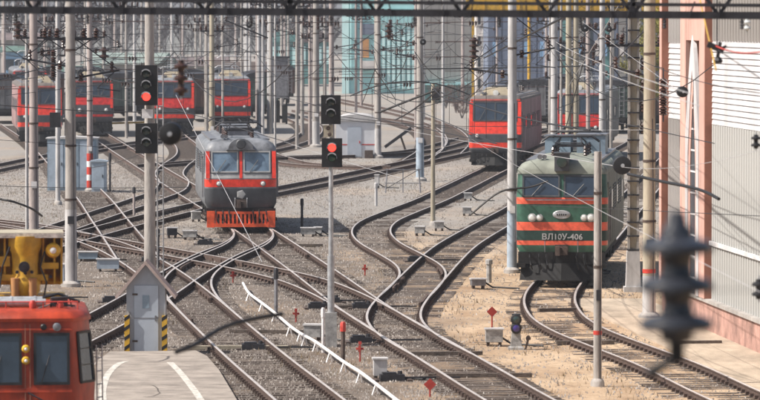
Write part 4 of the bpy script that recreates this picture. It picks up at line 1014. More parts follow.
# pointed arch surround (in local yz)
def arch(yc,hw_,z0,zs,zt,x0,x1,m,name,par=T,inner=None,n=8):
    def prof(hw_,zs,zt):
        P=[(yc-hw_,z0),(yc-hw_,zs)]
        for k in range(1,n+1):
            t=k/n; P.append((yc-hw_*(1-t)**0.75 if t<1 else yc, zs+(zt-zs)*t))
        Q=[(2*yc-y,z) for y,z in P[:-1]][::-1]; return P+Q
    A_=prof(hw_,zs,zt)
    b=MB()
    if inner is None:
        b.loft([[(x0,y,z) for y,z in A_],[(x1,y,z) for y,z in A_]])
    else:
        B_=prof(*inner); k=len(A_); o=[(x,y,z) for x in (x0,x1) for y,z in A_]+[(x,y,z) for x in (x0,x1) for y,z in B_]; f=[]
        for i in range(k-1):
            f+=[(i,i+1,k+i+1,k+i),(k+i,k+i+1,3*k+i+1,3*k+i),(3*k+i,3*k+i+1,2*k+i+1,2*k+i),(i,2*k+i,2*k+i+1,i+1)]
        b.add(o,f)
    return b.build(name,m,par)
yc=(w0+w1)/2; hwA=(w1-w0)/2
arch(yc,hwA-0.02,0.95,5.6,8.5,0.12,0.235,'panel_white','arch_surround',inner=(hwA*0.62,5.0,7.5))
arch(yc,hwA*0.62,0.95,5.0,7.5,0.0,0.205,'wall_pink','arch_reveal',inner=(hwA*0.40,4.6,6.8))
arch(yc,hwA*0.40,0.95,4.6,6.8,-0.2,0.18,'window_dark','arch_window')
b=MB(); 
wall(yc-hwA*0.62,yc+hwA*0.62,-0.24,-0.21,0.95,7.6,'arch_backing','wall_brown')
for k in range(9):
    z=1.4+k*0.62; wall(yc-hwA*0.4,yc+hwA*0.4,0.181,0.195,z,z+0.05,'glazing_bar','panel_white')
y=p1+0.07; bay=11.5; k=0
while y<LEN-1:
    y2=min(y+bay,LEN)
    ribs(y,y2,8.35,13.2,'panel_taupe','upper_rib',0.5); boards(y,y2,5.95,8.35,'panel_white'); ribs(y,y2,0.95,5.95,'panel_grey','lower_rib',0.42 if k==0 else 0.6)
    wall(y,y2,0.035,0.09,2.5,2.62,'sheeting_rail','panel_white')
    if y2<LEN-3:
        wall(y2,y2+1.2,-0.249,0.22,0.95,13.2,'pilaster','wall_pink')
    y=y2+1.2; k+=1
# paved strip along the hall
P=[Vector((WX(y_)-o_,y_,0)) for y_,o_ in ((150,2.4),(110,2.2),(70,2.2))]+[Vector((WX(y_)+0.2,y_,0)) for y_ in (70,110,150)]
mat('pavement_sand',(0.42,0.34,0.26),0.95,0,0.3,1.2,bump=0.4,bscale=40,stretch=(1,0.3,1)); struct(sheet('pavement',P,0.045,'pavement_sand',0.12))

# ------------------------------------------------------------ far buildings
def far_building(name,px0,px1,ytop_px,Y,depth,m,label,roofm='roof_brown',rows=0,cols=0,ztop=None,win=(1.2,1.4),winm='window_dark',z0w=2.0,pitch=0,rz=0,trim=None):
    x0=(px0-380)/F*Y; x1=(px1-380)/F*Y; zt=ztop if ztop is not None else atd(0,ytop_px,Y).z
    T=thing(name,label,'building',((x0+x1)/2,Y,0),rz); hw_=(x1-x0)/2
    b=MB(); b.span((-hw_,0,0),(hw_,depth,zt)); b.build('wall',m,T)
    b=MB()
    if pitch: b.loft([[(-hw_-0.4,y,zt),(hw_+0.4,y,zt),(0,y,zt+pitch)] for y in (-0.4,depth+0.4)])
    else: b.span((-hw_-0.25,-0.25,zt),(hw_+0.25,depth+0.25,zt+0.35))
    b.build('roof',roofm,T)
    for r_ in range(rows):
        for c_ in range(cols):
            xx=-hw_+(c_+0.5)*2*hw_/cols; zz=z0w+r_*(zt-z0w)/max(rows,1)
            b=MB()
            for a in ((xx-win[0]/2-.1,xx+win[0]/2+.1,zz-.12,zz),(xx-win[0]/2-.1,xx+win[0]/2+.1,zz+win[1],zz+win[1]+.1),(xx-win[0]/2-.1,xx-win[0]/2,zz,zz+win[1]),(xx+win[0]/2,xx+win[0]/2+.1,zz,zz+win[1])): b.span((a[0],-0.1,a[2]),(a[1],0.0,a[3]))
            wn=b.build('window',trim or 'wall_pale',T); b=MB(); b.span((xx-win[0]/2,-0.04,zz),(xx+win[0]/2,-0.003,zz+win[1])); b.build('pane',winm,wn)
    return T,hw_,zt
T,hw_,zt=far_building('turquoise_hall',342,416,0,560,18,'wall_turquoise','large turquoise and mint hall behind the white shed',rows=0,ztop=12.5)
def addp(T,x0,x1,z0,z1,y0,y1,name,m): b=MB(); b.span((x0,y0,z0),(x1,y1,z1)); return b.build(name,m,T)
sc=560/F
addp(T,-hw_,-hw_+7*sc,0,12.4,-0.3,-0.002,'corner_pier','wall_mint'); addp(T,-hw_+8*sc,-hw_+15*sc,2,11.5,-0.35,-0.002,'pier','wall_mint')
for k in range(7): addp(T,-hw_+(40+k*5)*sc,-hw_+(43+k*5)*sc,0.5,8.2,-0.3,-0.002,'pier','wall_mint')
addp(T,-hw_+36*sc,hw_,8.2,9.8,-0.45,-0.002,'fascia','wall_mint')
addp(T,-hw_+18*sc,-hw_+32*sc,7.0,8.3,-0.2,-0.003,'upper_window','wall_slate'); addp(T,-hw_+20*sc,-hw_+27*sc,4.3,6.5,-0.25,-0.003,'orange_board','timber_orange'); addp(T,-hw_+18*sc,-hw_+34*sc,2.9,3.9,-1.2,-0.003,'canopy','wall_pale')
for k in range(6): addp(T,-hw_+(39+k*5)*sc+0.05,-hw_+(40+k*5)*sc-0.05,1.5,7.5,-0.1,-0.003,'tall_window','window_dark')
for k in range(10): addp(T,-hw_+(36+k*4)*sc,-hw_+(37.2+k*4)*sc,8.4,9.6,-0.55,-0.451,'fascia_rib','wall_turquoise')
for k in range(5): addp(T,-hw_+(9+k*1.3)*sc,-hw_+(9.6+k*1.3)*sc,2.2,11.2,-0.42,-0.351,'pier_rib','wall_turquoise')
T,hw_,zt=far_building('grey_block',415,479,0,500,14,'wall_grey','large plain grey panel block behind the slender white pole',ztop=12.3)
for r_ in range(4):
    for c_ in range(8):
        x=-hw_+(c_+0.04)*2*hw_/8; z=2.5+r_*2.4; addp(T,x,x+2*hw_/8*0.94,z,z+2.3,-0.05,-0.002,'facade_panel','wall_grey')
addp(T,-hw_+0.4,hw_-0.4,0.2,1.9,-0.9,-0.06,'loading_base','wall_teal'); addp(T,-hw_,hw_,1.9,2.2,-1.4,-0.06,'loading_canopy','wall_turquoise')
T,hw_,zt=far_building('pale_stair_tower',476,489,0,470,8,'wall_pale','narrow whitish tower between grey block and slate hall',ztop=12.6,rows=5,cols=2,win=(0.3,0.9))
T,hw_,zt=far_building('slate_hall',488,551,0,440,20,'wall_slate','blue-slate hall behind the middle red locomotive',ztop=10.8)
for k in range(9): addp(T,-hw_+(k+0.1)*2*hw_/9,-hw_+(k+0.9)*2*hw_/9,2.5,9.8,-0.08,-0.002,'cladding_panel','wall_slate')
for k in range(4): addp(T,-hw_+(k+0.3)*2*hw_/4,-hw_+(k+0.6)*2*hw_/4,5.4,6.8,-0.16,-0.081,'window','wall_shed_blue')
T,hw_,zt=far_building('slate_annex',551,668,0,420,20,'wall_slate','darker slate hall filling the gap before the pink building',ztop=10.6)
for k in range(14):
    addp(T,-hw_+(k+0.06)*2*hw_/14,-hw_+(k+0.94)*2*hw_/14,0.8,10.0,-0.08,-0.002,'cladding_panel',['wall_slate','wall_teal','wall_slate','wall_grey','window_dark'][k%5])
    addp(T,-hw_+(k+0.25)*2*hw_/14,-hw_+(k+0.7)*2*hw_/14,5.6,7.0,-0.16,-0.081,'window',['wall_shed_blue','window_dark','wall_pale'][k%3])
# yellow gantry crane beam
Y=400; T=thing('gantry_crane','yellow overhead gantry crane girder above the slate halls','crane',((565-380)/F*Y,Y,0))
x0=(466-565)/F*Y; x1=(668-565)/F*Y
b=MB(); b.span((x0,0,9.55),(x1,0.9,10.6)); b.build('girder','paint_yellow',T)
k=0
while x0+k*1.5<x1-0.3:
    b=MB(); b.span((x0+k*1.5,-0.06,9.6),(x0+k*1.5+0.1,-0.002,10.55)); b.build('stiffener','paint_yellow',T); k+=1
for x in (x0+0.6,x1-0.6):
    b=MB(); b.bar((x,0.4,0),(x,0.4,9.55),0.2,0.3); b.build('leg','paint_yellow',T)
b=MB(); b.span((-1,-0.5,8.8),(1,1.2,9.5)); b.build('trolley','steel_dark',T)
# domed sheds
for px,hwpx,Y,lab in ((284,14,620,'left teal shed with round-topped roof far behind the paired poles'),(316,16,640,'right teal shed with round-topped roof left of the turquoise hall')):
    hw_=hwpx/F*Y; zb=atd(0,42,Y).z; T=thing('domed_shed',lab,'shed',((px-380)/F*Y,Y,0),0,'round roofed sheds')
    b=MB(); b.span((-hw_,0,0),(hw_,12,zb)); b.build('wall','wall_teal',T)
    b=MB(); b.prism([(hw_*1.08*math.cos(PI*k/12),zb+1.5*math.sin(PI*k/12)) for k in range(13)],-0.3,12.3); b.build('roof','wall_teal' if px<300 else 'roof_brown',T,True)
    for k in range(4): addp(T,-hw_+(k+.2)*hw_/2,-hw_+(k+.7)*hw_/2,zb-3,zb-0.6,-0.1,-0.002,'window','wall_mint')
# left: green roofed shed, brown roofs, pale green long roof
def gable_house(px,hwpx,yeave,yridge,Y,label,wm,rm,depth=10,cols=3,rz=0):
    hw_=hwpx/F*Y; ze=atd(0,yeave,Y).z; zr=atd(0,yridge,Y).z; T=thing('low_house',label,'building',((px-380)/F*Y,Y,0),rz)
    b=MB(); b.span((-hw_,0,0),(hw_,depth,ze)); b.build('wall',wm,T)
    b=MB(); b.loft([[(x,-0.5,ze),(x,depth/2,zr),(x,depth+0.5,ze),(x,depth/2,ze-0.1)] for x in (-hw_-0.5,hw_+0.5)]); b.build('roof',rm,T)
    for c_ in range(cols):
        x=-hw_+(c_+0.3)*2*hw_/cols; addp(T,x,x+0.9,ze-2.0,ze-0.8,-0.08,-0.002,'window','window_dark')
gable_house(17,14,52,46,520,'blue-walled shed with dark green roof at the far left','wall_shed_blue','roof_green')
gable_house(12,34,40,33,640,'brown-roofed house above the green shed at far left','wall_grey','roof_brown')
gable_house(120,36,64,53,560,'long low building with pale green roof behind the left signal','wall_grey','roof_pale_green',12,8,-0.15)
gable_house(15,20,34,27,760,'pale roofed house at the far left edge','wall_pale','concrete_white')
gable_house(190,34,66,57,600,'long dark-roofed shed behind the dark red locomotives','wall_grey','roof_brown',12,8)
gable_house(68,26,76,66,500,'low dark shed behind the leftmost red locomotives','wall_teal','roof_green',10,5)
gable_house(240,26,70,62,560,'low brown shed right of the long dark-roofed one','wall_grey','steel_brown',10,5)
# dark steel tank-like tower near 280,60-125
p=at(282,124); T=thing('dark_trackside_tower','dark grey trackside tower box on legs right of the paired poles','tower',(p.x,p.y,0))
addp(T,-1.1,0.5,2.2,5.6,0,1.5,'cabin','steel_grey'); addp(T,-1.25,0.65,5.6,5.75,-0.15,1.65,'roof','steel_dark')
for x in (-1.0,0.3):
    for y in (0.1,1.3): addp(T,x,x+0.14,0,2.2,y,y+0.14,'leg','steel_dark')
addp(T,-0.9,-0.2,0.1,2.0,0.5,1.2,'machine','under_black'); addp(T,0.0,0.4,0.1,1.6,-0.3,0.3,'machine','under_black')

# ------------------------------------------------------------ trees
def tree(px,Y,h,label,tw='twig',bark='bark',spread=2.2,nt=500,leaf=None):
    x=(px-380)/F*Y; T=thing('bare_tree',label,'tree',(x,Y,0),0,'bare trees beyond the yard')
    b=MB(); lean=random.uniform(-.3,.3)
    b.tube([(0,0,-0.2),(lean*0.3,0,h*0.4),(lean,0,h*0.95)],[0.16,0.11,0.03],6); br=MB(); ends=[]
    for k in range(14):
        z=h*random.uniform(0.22,0.85); a=random.uniform(0,2*PI); L=spread*(1.1-z/h)*random.uniform(0.6,1.2)+0.4
        e=Vector((lean*z/h+L*math.cos(a),L*math.sin(a),z+L*random.uniform(0.7,1.4))); s0=Vector((lean*z/h,0,z)); b.tube([s0,(s0+e)/2+Vector((0,0,-.15)),e],[0.05,0.035,0.012],4,cap=False); ends+=[(s0,e)]
    b.build('trunk',bark,T)
    for k in range(nt):
        s0,e=random.choice(ends); t=random.uniform(0.25,1.05); p=s0.lerp(e,t); d=Vector((random.gauss(0,.5),random.gauss(0,.5),random.uniform(0.0,1.1))).normalized()*random.uniform(0.4,1.3)
        q=p+d; wv=Vector((random.choice([-1,1])*0.028,0.012,0)); br.add([p-wv,p+wv,q],[(0,1,2)])
        if leaf:
            for _ in range(2):
                c_=p+d*random.random(); s_=0.12; r1=Vector((random.gauss(0,1),random.gauss(0,1),random.gauss(0,1))).normalized()*s_; r2=r1.cross(Vector((0.3,0.8,0.5))).normalized()*s_; br.add([c_-r1,c_+r2,c_+r1],[(0,1,2)])
    o=br.build('crown',leaf or tw,T); return T
protos=[]
for k in range(5):
    protos.append(tree(8+k*26,700+k*13,random.uniform(13,16),('pale-trunked' if k%2 else 'dark-trunked')+' bare tree standing slightly nearer '+near(8+k*26),bark=['bark','bark_birch'][k%2],nt=1400,spread=3.2))
random.seed(21)
for k in range(75):
    px=random.uniform(-20,345) if k<64 else random.uniform(400,680); Y=random.uniform(650,900)
    o=copy_tree(protos[k%5],((px-380)/F*Y,Y,0),random.uniform(0,6.28),label=('pale-trunked' if (k%5)%2 else 'dark-trunked')+' bare far tree '+near(px)); sc_=random.uniform(0.8,1.2); o.scale=(sc_,sc_,sc_*random.uniform(0.85,1.15))
tree(664,330,10.5,'yellowish budding tree left of the pink building',leaf='leaf_yellow',nt=700)
tree(654,345,9,'smaller yellowish budding tree beside the lattice mast',leaf='leaf_yellow',nt=600)
def shrub(px,py,h,label,m='twig_rust',nt=500,w_=1.2):
    p=at(px,py); T=thing('bare_shrub',label,'shrub',(p.x,p.y,0),0,'rust-brown shrubs'); b=MB()
    for k in range(9):
        a=random.uniform(0,2*PI); b.tube([(0,0,-.1),(0.3*w_*math.cos(a),0.3*w_*math.sin(a),h*0.5),(0.8*w_*math.cos(a),0.8*w_*math.sin(a),h*random.uniform(.8,1))],[0.04,0.03,0.01],4,cap=False)
    b.build('stem','bark',T); b=MB()
    for k in range(nt):
        a=random.uniform(0,2*PI); rr=w_*math.sqrt(random.random()); z=h*random.uniform(0.25,1); p0=Vector((rr*math.cos(a)*(z/h)**.5,rr*math.sin(a)*(z/h)**.5,z)); q=p0+Vector((random.gauss(0,.2),random.gauss(0,.2),random.uniform(0,.35))); b.add([p0,p0+Vector((0.035,0.01,0)),q],[(0,1,2)])
    b.build('crown',m,T)
for i,(px,py,h) in enumerate(((446,108,2.2),(456,112,2.6),(466,110,2.4),(475,106,2.8),(437,104,1.8),(462,118,1.6))):
    shrub(px,py,h,['rust-brown shrub left of the middle red locomotive, leftmost but one','rust-brown shrub centre of the clump left of the red locomotive','rust-brown shrub near the locomotive corner','tall rust-brown shrub touching the red locomotive','low rust-brown shrub at the left end of the clump','low front rust-brown shrub of the clump'][i])
# far ridge
b=MB(); xs=np.linspace(-900,900,60); rings=[]
for yy,f in ((1150,0.0),(1300,0.6),(1700,1.0),(2400,0.8)):
    rings.append([(x,yy,-0.5+f*(12+5*noise.noise(Vector((x*0.006,yy*0.002,3))))) for x in xs])
b.loft(rings,0,False,False); struct(b.build('hill','hill',None,True))

# ------------------------------------------------------------ red railcar with yellow crane
p=Vector((-6.61,88.0,0))
T=thing('railcar','orange-red track maintenance railcar with driver cab windows at lower left','railcar',(p.x,p.y,RH),0.085)
def cabring(z,hw_,fy,ch,yb): return [(-hw_,yb,z),(-hw_,fy+ch*1.8,z),(-hw_+ch*0.85,fy+0.05,z),(-hw_+ch*1.1,fy,z),(hw_-ch*1.1,fy,z),(hw_-ch*0.85,fy+0.05,z),(hw_,fy+ch*1.8,z),(hw_,yb,z)]
b=MB(); b.loft([cabring(0.9,1.25,0,0.38,3.4),cabring(1.9,1.27,0,0.38,3.4),cabring(3.12,1.16,0.14,0.36,3.4)]); b.build('cab_body','car_red',T,True)
b=MB(); b.loft([cabring(3.10,1.2,0.08,0.38,3.45),cabring(3.16,1.2,0.07,0.38,3.45),cabring(3.26,1.14,0.13,0.38,3.42),cabring(3.33,0.9,0.35,0.3,3.3)]); b.build('cab_roof','car_red',T,True)
def cw(x0,x1,z0=1.97,z1=2.84):
    f=lambda z:(z-1.9)/1.22*0.14; e=0.05; q=MB()
    for a in ((x0-e,x1+e,z0-e,z0),(x0-e,x1+e,z1,z1+e),(x0-e,x0,z0,z1),(x1,x1+e,z0,z1)): q.slab(a[0],a[1],a[2],a[3],f(a[2])-0.04,f(a[3])-0.04,0.07)
    wn=q.build('window','paint_black',T); q=MB(); q.slab(x0,x1,z0,z1,f(z0)-0.012,f(z1)-0.012,0.02); q.build('pane','glass_cab',wn)
    q=MB(); q.tube([(x0+0.1,f(z0)-0.05,z0),(x0+0.25,f(z1)-0.05,z0+0.5)],0.01,4); q.build('wiper','steel_dark',wn)
    q=MB(); q.slab(x0+0.12,x1-0.1,z0+0.28,z0+0.62,f(z0)-0.016,f(z1)-0.03,0.004); 
cw(-0.74,-0.16); cw(0.16,0.74)
q=MB()
for x in (-0.045,0.045): q.slab(x-0.008,x+0.008,1.4,3.05,-0.06,0.1,0.03)
q.build('trim_seam','wall_brown',T)
q=MB(); q.slab(-0.83,0.83,1.78,1.86,-0.03,-0.02,0.03); q.build('trim_rail','car_red',T); q=MB(); q.slab(-0.83,0.83,2.94,2.98,0.09,0.095,0.03); q.build('trim_rail','car_red',T)
for sx in (-1,1):
    q=MB(); f0=Vector((sx*0.93,0.03,1.9)); g0=Vector((sx*1.27,0.68,1.9)); f1=Vector((sx*0.85,0.18,3.12)); g1=Vector((sx*1.16,0.79,3.12))
    def cp(u,v): return (f0.lerp(g0,u)).lerp(f1.lerp(g1,u),v)
    nrm=(g0-f0).cross(f1-f0).normalized(); nrm*= (1 if nrm.y<0 else -1)
    quad=[cp(0.16,0.04),cp(0.9,0.04),cp(0.9,0.8),cp(0.16,0.8)]
    q.add([v_+nrm*0.02 for v_ in quad]+[v_-nrm*0.02 for v_ in quad],[(0,1,2,3),(7,6,5,4),(0,4,5,1),(1,5,6,2),(2,6,7,3),(3,7,4,0)]); wn=q.build('corner_window','glass_cab',T)
    q=MB()
    for i_ in range(4): q.bar(quad[i_]+nrm*0.025,quad[(i_+1)%4]+nrm*0.025,0.045,0.045)
    for v0 in (0.3,0.55): q.bar(cp(0.16,v0)+nrm*0.03,cp(0.9,v0)+nrm*0.03,0.015,0.015)
    q.build('frame','paint_black',wn)
for z in (2.38,2.60):
    q=MB(); q.lathe([(0.055,0.1),(0.075,-0.03),(0.08,-0.08),(0.05,-0.13)],(-0.035,0.03,z),'Y',12); h=q.build('cab_lamp','paint_yellow',T,True)
    q=MB(); q.lathe([(0.045,-0.12),(0.005,-0.15)],(-0.035,0.03,z),'Y',10); q.build('lens','lamp_glass',h,True)
q=MB(); q.lathe([(0.07,0.05),(0.08,-0.03),(0.05,-0.05)],(0.55,0.1,3.0),'Y',12); q.build('top_marker_lamp','steel_grey',T,True)
q=MB(); q.lathe([(0.06,0.05),(0.06,-0.03),(0.04,-0.05)],(0.3,0.1,3.0),'Y',12); q.build('top_marker_lamp','paint_black',T,True)
q=MB(); q.tube([(0.0,-0.05,1.78),(0.3,-0.06,1.62),(0.55,-0.05,1.4)],0.014,5); q.build('hand_bar','steel_dark',T)
q=MB()
for z in (1.6,1.85,2.1,2.35): q.tube([(1.31,0.9,z),(1.42,1.1,z)],0.012,4)
q.tube([(1.33,0.9,1.0),(1.31,0.9,2.6)],0.014,5); q.tube([(1.44,1.1,1.0),(1.42,1.1,2.6)],0.014,5); q.build('boarding_ladder','galvanized',T)
q=MB(); q.span((-1.25,-0.25,0.75),(1.25,0.0,1.05)); q.build('buffer_beam','steel_dark',T)
q=MB(); q.span((-1.2,0.3,0.6),(1.2,12,0.95)); q.build('deck','steel_dark',T)
for yy in (1.6,10.2):
    q=MB()
    for sx in (-1,1): q.lathe([(0.42,-0.02),(0.46,0),(0.47,0.1),(0.5,0.12),(0.5,0.15)],(sx*0.82-0.06,yy,0.5),'X',18)
    q.tube([(-0.75,yy,0.5),(0.75,yy,0.5)],0.07,8); q.build('wheelset','steel_brown',T,True)
for k in range(5):
    q=MB(); y_=0.75+0.25*(k%3); q.tube([(-1.15+0.1*k,y_,3.42+0.03*(k%2)),(0.35-0.06*k,y_,3.42+0.03*(k%2))],0.075,12)
    for x in (-0.8,-0.3,0.15): q.lathe([(0.085,-0.02),(0.085,0.02)],(x,y_,3.42+0.03*(k%2)),'X',12)
    if k<3: q.build('air_cylinder','galvanized',T,True)
q=MB(); q.lathe([(0.06,0),(0.07,0.1),(0.04,0.16)],(0.1,0.45,3.32),'Z',10); q.build('roof_beacon','paint_red',T,True)
q=MB(); q.lathe([(0.06,0),(0.07,0.1),(0.04,0.16)],(0.62,0.55,3.3),'Z',10); q.build('roof_beacon','paint_red',T,True)
q=MB(); q.tube([(0.45,0.8,3.3),(0.45,0.8,3.5),(0.8,0.8,3.52),(0.85,0.8,3.3)],0.022,6); q.tube([(0.3,1.1,3.5),(0.6,1.2,3.56),(1.0,1.3,3.4)],0.03,6); q.tube([(0.2,0.6,3.32),(0.5,0.5,3.42),(0.9,0.7,3.36)],0.014,5); q.build('roof_pipework','steel_dark',T,True)
q=MB(); q.box((0.62,1.1,3.42),(0.3,0.4,0.16)); q.build('roof_box','steel_dark',T)
q=MB()
for x in (-1.1,-0.4,0.3,0.95): q.tube([(x,0.5,3.3),(x,0.5,3.46)],0.012,4)
q.tube([(-1.1,0.5,3.45),(0.95,0.5,3.45)],0.012,4); q.build('roof_rail','paint_red',T)
# crane, built round its slewing column
K=thing('deck_crane','yellow crane with round lamp mounted behind the railcar cab roof','crane',(-7.0,92.6,RH),0.085)
q=MB(); q.span((-0.8,0.6,0.76),(0.8,1.6,3.3)); q.build('base','paint_yellow',K)
q=MB(); q.lathe([(0.20,3.05),(0.22,3.3),(0.29,3.42),(0.31,3.6),(0.25,3.72),(0.27,4.15),(0.33,4.3),(0.33,4.5)],(0,0.15,0),'Z',20); q.build('slewing_column','paint_yellow',K,True)
q=MB(); q.span((-0.86,0.75,3.5),(0.72,1.3,4.5)); q.build('machine_housing','paint_yellow',K)
for x in (-0.62,-0.4,0.36,0.58,0.72):
    q=MB(); q.prism([(x-0.02,3.55),(x+0.02,3.55),(x+0.02,4.5),(x-0.02,4.5)],0.15,0.76); q.build('web_plate','paint_yellow',K)
q=MB(); q.span((-1.3,-0.1,4.52),(0.76,1.4,4.57)); q.build('top_plate','concrete_tan',K)
q=MB(); q.span((-1.3,-0.12,4.47),(0.76,-0.102,4.56)); q.build('plate_edge','marking_white',K)
q=MB(); q.span((-0.5,0.0,3.62),(0.45,0.2,3.74)); q.span((-0.68,0.05,3.9),(-0.3,0.3,4.1)); q.span((0.3,0.05,3.85),(0.66,0.3,3.97)); q.build('cross_beam','paint_yellow',K)
q=MB(); q.lathe([(0.10,0.15),(0.13,0.0),(0.15,-0.08),(0.11,-0.14)],(0.55,0.05,4.22),'Y',16); l_=q.build('work_lamp','paint_yellow',K,True)
q=MB(); q.lathe([(0.09,-0.13),(0.01,-0.16)],(0.55,0.05,4.22),'Y',12); q.build('lens','lamp_glass',l_,True)
for x in (-0.2,0.14):
    q=MB(); q.tube([(x,-0.1,3.68),(x,-0.08,3.2)],0.085,10); q.tube([(x,-0.08,3.2),(x,-0.08,2.95)],0.055,10); q.build('hydraulic_ram','timber_orange',K,True)
q=MB(); q.lathe([(0.11,0),(0.11,-0.08)],(-0.02,-0.12,3.9),'Y',14); q.lathe([(0.05,-0.08),(0.05,-0.12)],(-0.02,-0.12,3.9),'Y',10); q.build('pulley','steel_dark',K,True)
for (x,z) in ((-0.16,3.8),(0.13,3.8),(0.0,3.78),(-0.5,3.75),(0.5,3.7)):
    q=MB(); q.lathe([(0.035,0),(0.035,-0.04)],(x,-0.13 if abs(x)<.3 else 0.0,z),'Y',8); q.build('bolt','steel_dark',K)
q=MB(); q.tube([(-0.75,-0.1,3.3),(-0.5,-0.15,3.5),(-0.45,-0.1,3.9),(-0.3,-0.1,4.3)],0.02,5); q.tube([(0.35,-0.1,3.2),(0.42,-0.15,3.6),(0.3,-0.1,3.9),(0.38,-0.1,4.2)],0.018,5); q.build('hose','paint_black',K,True)
q=MB(); q.box((-0.78,0.0,3.62),(0.2,0.25,0.3)); q.build('valve_block','paint_red',K)
q=MB(); q.tube([(0.1,1.5,4.3),(-0.4,7.0,4.0)],0.16,8); q.build('boom','paint_yellow',K)

# ------------------------------------------------------------ overhead portal truss
Y=67; s=F/Y
def tz(px,off=0): return atd(px,10.2+(px/760)*5.8,Y).z+off
T=thing('portal_truss','dark lattice portal girder across the very top of the view','portal',(0,Y,0))
q=MB(); q.bar((-9,0,tz(380-9*s)),(9,0,tz(380+9*s)),0.1,0.095); q.build('front_chord','steel_dark',T)
q=MB(); q.bar((-9,0.7,tz(380-9*s)+0.02),(9,0.7,tz(380+9*s)+0.02),0.08,0.08); q.build('rear_chord','steel_dark',T)
q=MB(); q.bar((-9,0,tz(380-9*s)+0.155),(9,0,tz(380+9*s)+0.15),0.07,0.05); q.build('middle_chord','steel_dark',T)
q=MB(); q.bar((-9,0,tz(380-9*s)+0.85),(9,0,tz(380+9*s)+0.85),0.1,0.1); q.build('top_chord','steel_dark',T)
for k in range(15):
    x=-8.6+k*1.22; px=380+x*s; z=tz(px)
    q=MB(); q.bar((x,0.0,z),(x+0.61,0.0,z+0.85),0.04,0.05); q.build('lattice_bar','steel_dark',T)
    q=MB(); q.bar((x+0.61,0.03,z+0.85),(x+1.22,0.03,z),0.04,0.05); q.build('lattice_bar','steel_dark',T)
    q=MB(); q.bar((x,0.0,z),(x+0.6,0.7,z+0.02),0.03,0.04); q.build('plan_brace','steel_dark',T)
    if k%4==2: q=MB(); q.bar((x,0,z),(x,0,z+0.85),0.07,0.07); q.build('post','steel_dark',T)
for x in (-9.2,9.2):
    q=MB(); q.tube([(x,0.3,-0.2),(x,0.3,10.4)],[0.25,0.2],12); q.build('leg','concrete',T,True)
for k in range(28):   # small pin insulators under/over the chord
    px=12+k*27+random.uniform(-6,6); x=(px-380)/s; z=tz(px)
    q=MB(); insul(q,x,-0.02,z-0.19,0.14,0.035) if k%3==0 else q.bar((x,-0.06,z-0.03),(x+random.uniform(-.1,.1),-0.06,z+0.2),0.02,0.02)
    q.build('pin_insulator' if k%3==0 else 'hanger','steel_dark',T)

# ------------------------------------------------------------ wires
def wire(name,pts,r,m,label,cat='wire',sag=0.0,n=14,group='overhead wires',blur=False):
    P=[Vector(p) for p in pts]
    if len(P)==2 and sag:
        a,b_=P; P=[a.lerp(b_,k/n)+Vector((0,0,-sag*4*(k/n)*(1-k/n))) for k in range(n+1)]
    elif len(P)>2: P=crv(P,6)
    org=P[0].copy(); q=MB(); q.tube([p-org for p in P],r,5); o=q.build(name,m); o.location=org
    tag(o,label,cat,group); return o
# running catenaries above tracks
def catenary(tr,y0,y1,label,zc=6.0,m='wire_dark',off=0.0):
    path=[p for p in TRK[tr] if y0<=p.y<=y1]
    if path[0].y>path[-1].y: path=path[::-1]
    if len(path)<4: return
    st=[path[0]]; 
    for p in path:
        if (p-st[-1]).length>42: st.append(p)
    if st[-1]!=path[-1]: st.append(path[-1])
    T=thing('catenary',label,'overhead line',(st[0].x,st[0].y,0),0,'catenaries over the tracks'); org=Vector((st[0].x,st[0].y,0))
    cw_=MB(); cw_.tube([Vector((p.x+off,p.y,zc))-org for p in st],0.012,5); cw_.build('contact_wire',m,T)
    P=[]; dr=[]
    for a,b_ in zip(st,st[1:]):
        for k in range(10):
            t=k/10; x=a.x+(b_.x-a.x)*t+off; y=a.y+(b_.y-a.y)*t; z=zc+1.9-1.25*4*t*(1-t); P.append(Vector((x,y,z))-org)
            if k%2: dr.append((Vector((x,y,z))-org,Vector((x,y,zc))-org))
    P.append(Vector((st[-1].x+off,st[-1].y,zc+1.9))-org)
    q=MB(); q.tube(P,0.013,5); q.build('messenger_wire',m,T)
    for a,b_ in dr: q=MB(); q.tube([a,b_],0.007,4); q.build('dropper',m,T)
catenary('T1',112,300,'catenary over the track of the green locomotive')
catenary('T2',150,340,'catenary over the track of the middle red locomotive')
catenary('T3',112,290,'catenary following the dark-sided middle track')
catenary('T4',112,330,'catenary over the long diagonal and the grey locomotive')
catenary('T7',112,190,'catenary over the track beside the gabled hut')
catenary('T10',185,370,'catenary over the slanting track behind the grey locomotive',m='wire_dark')
catenary('T11',182,330,'catenary over the snaking left track')
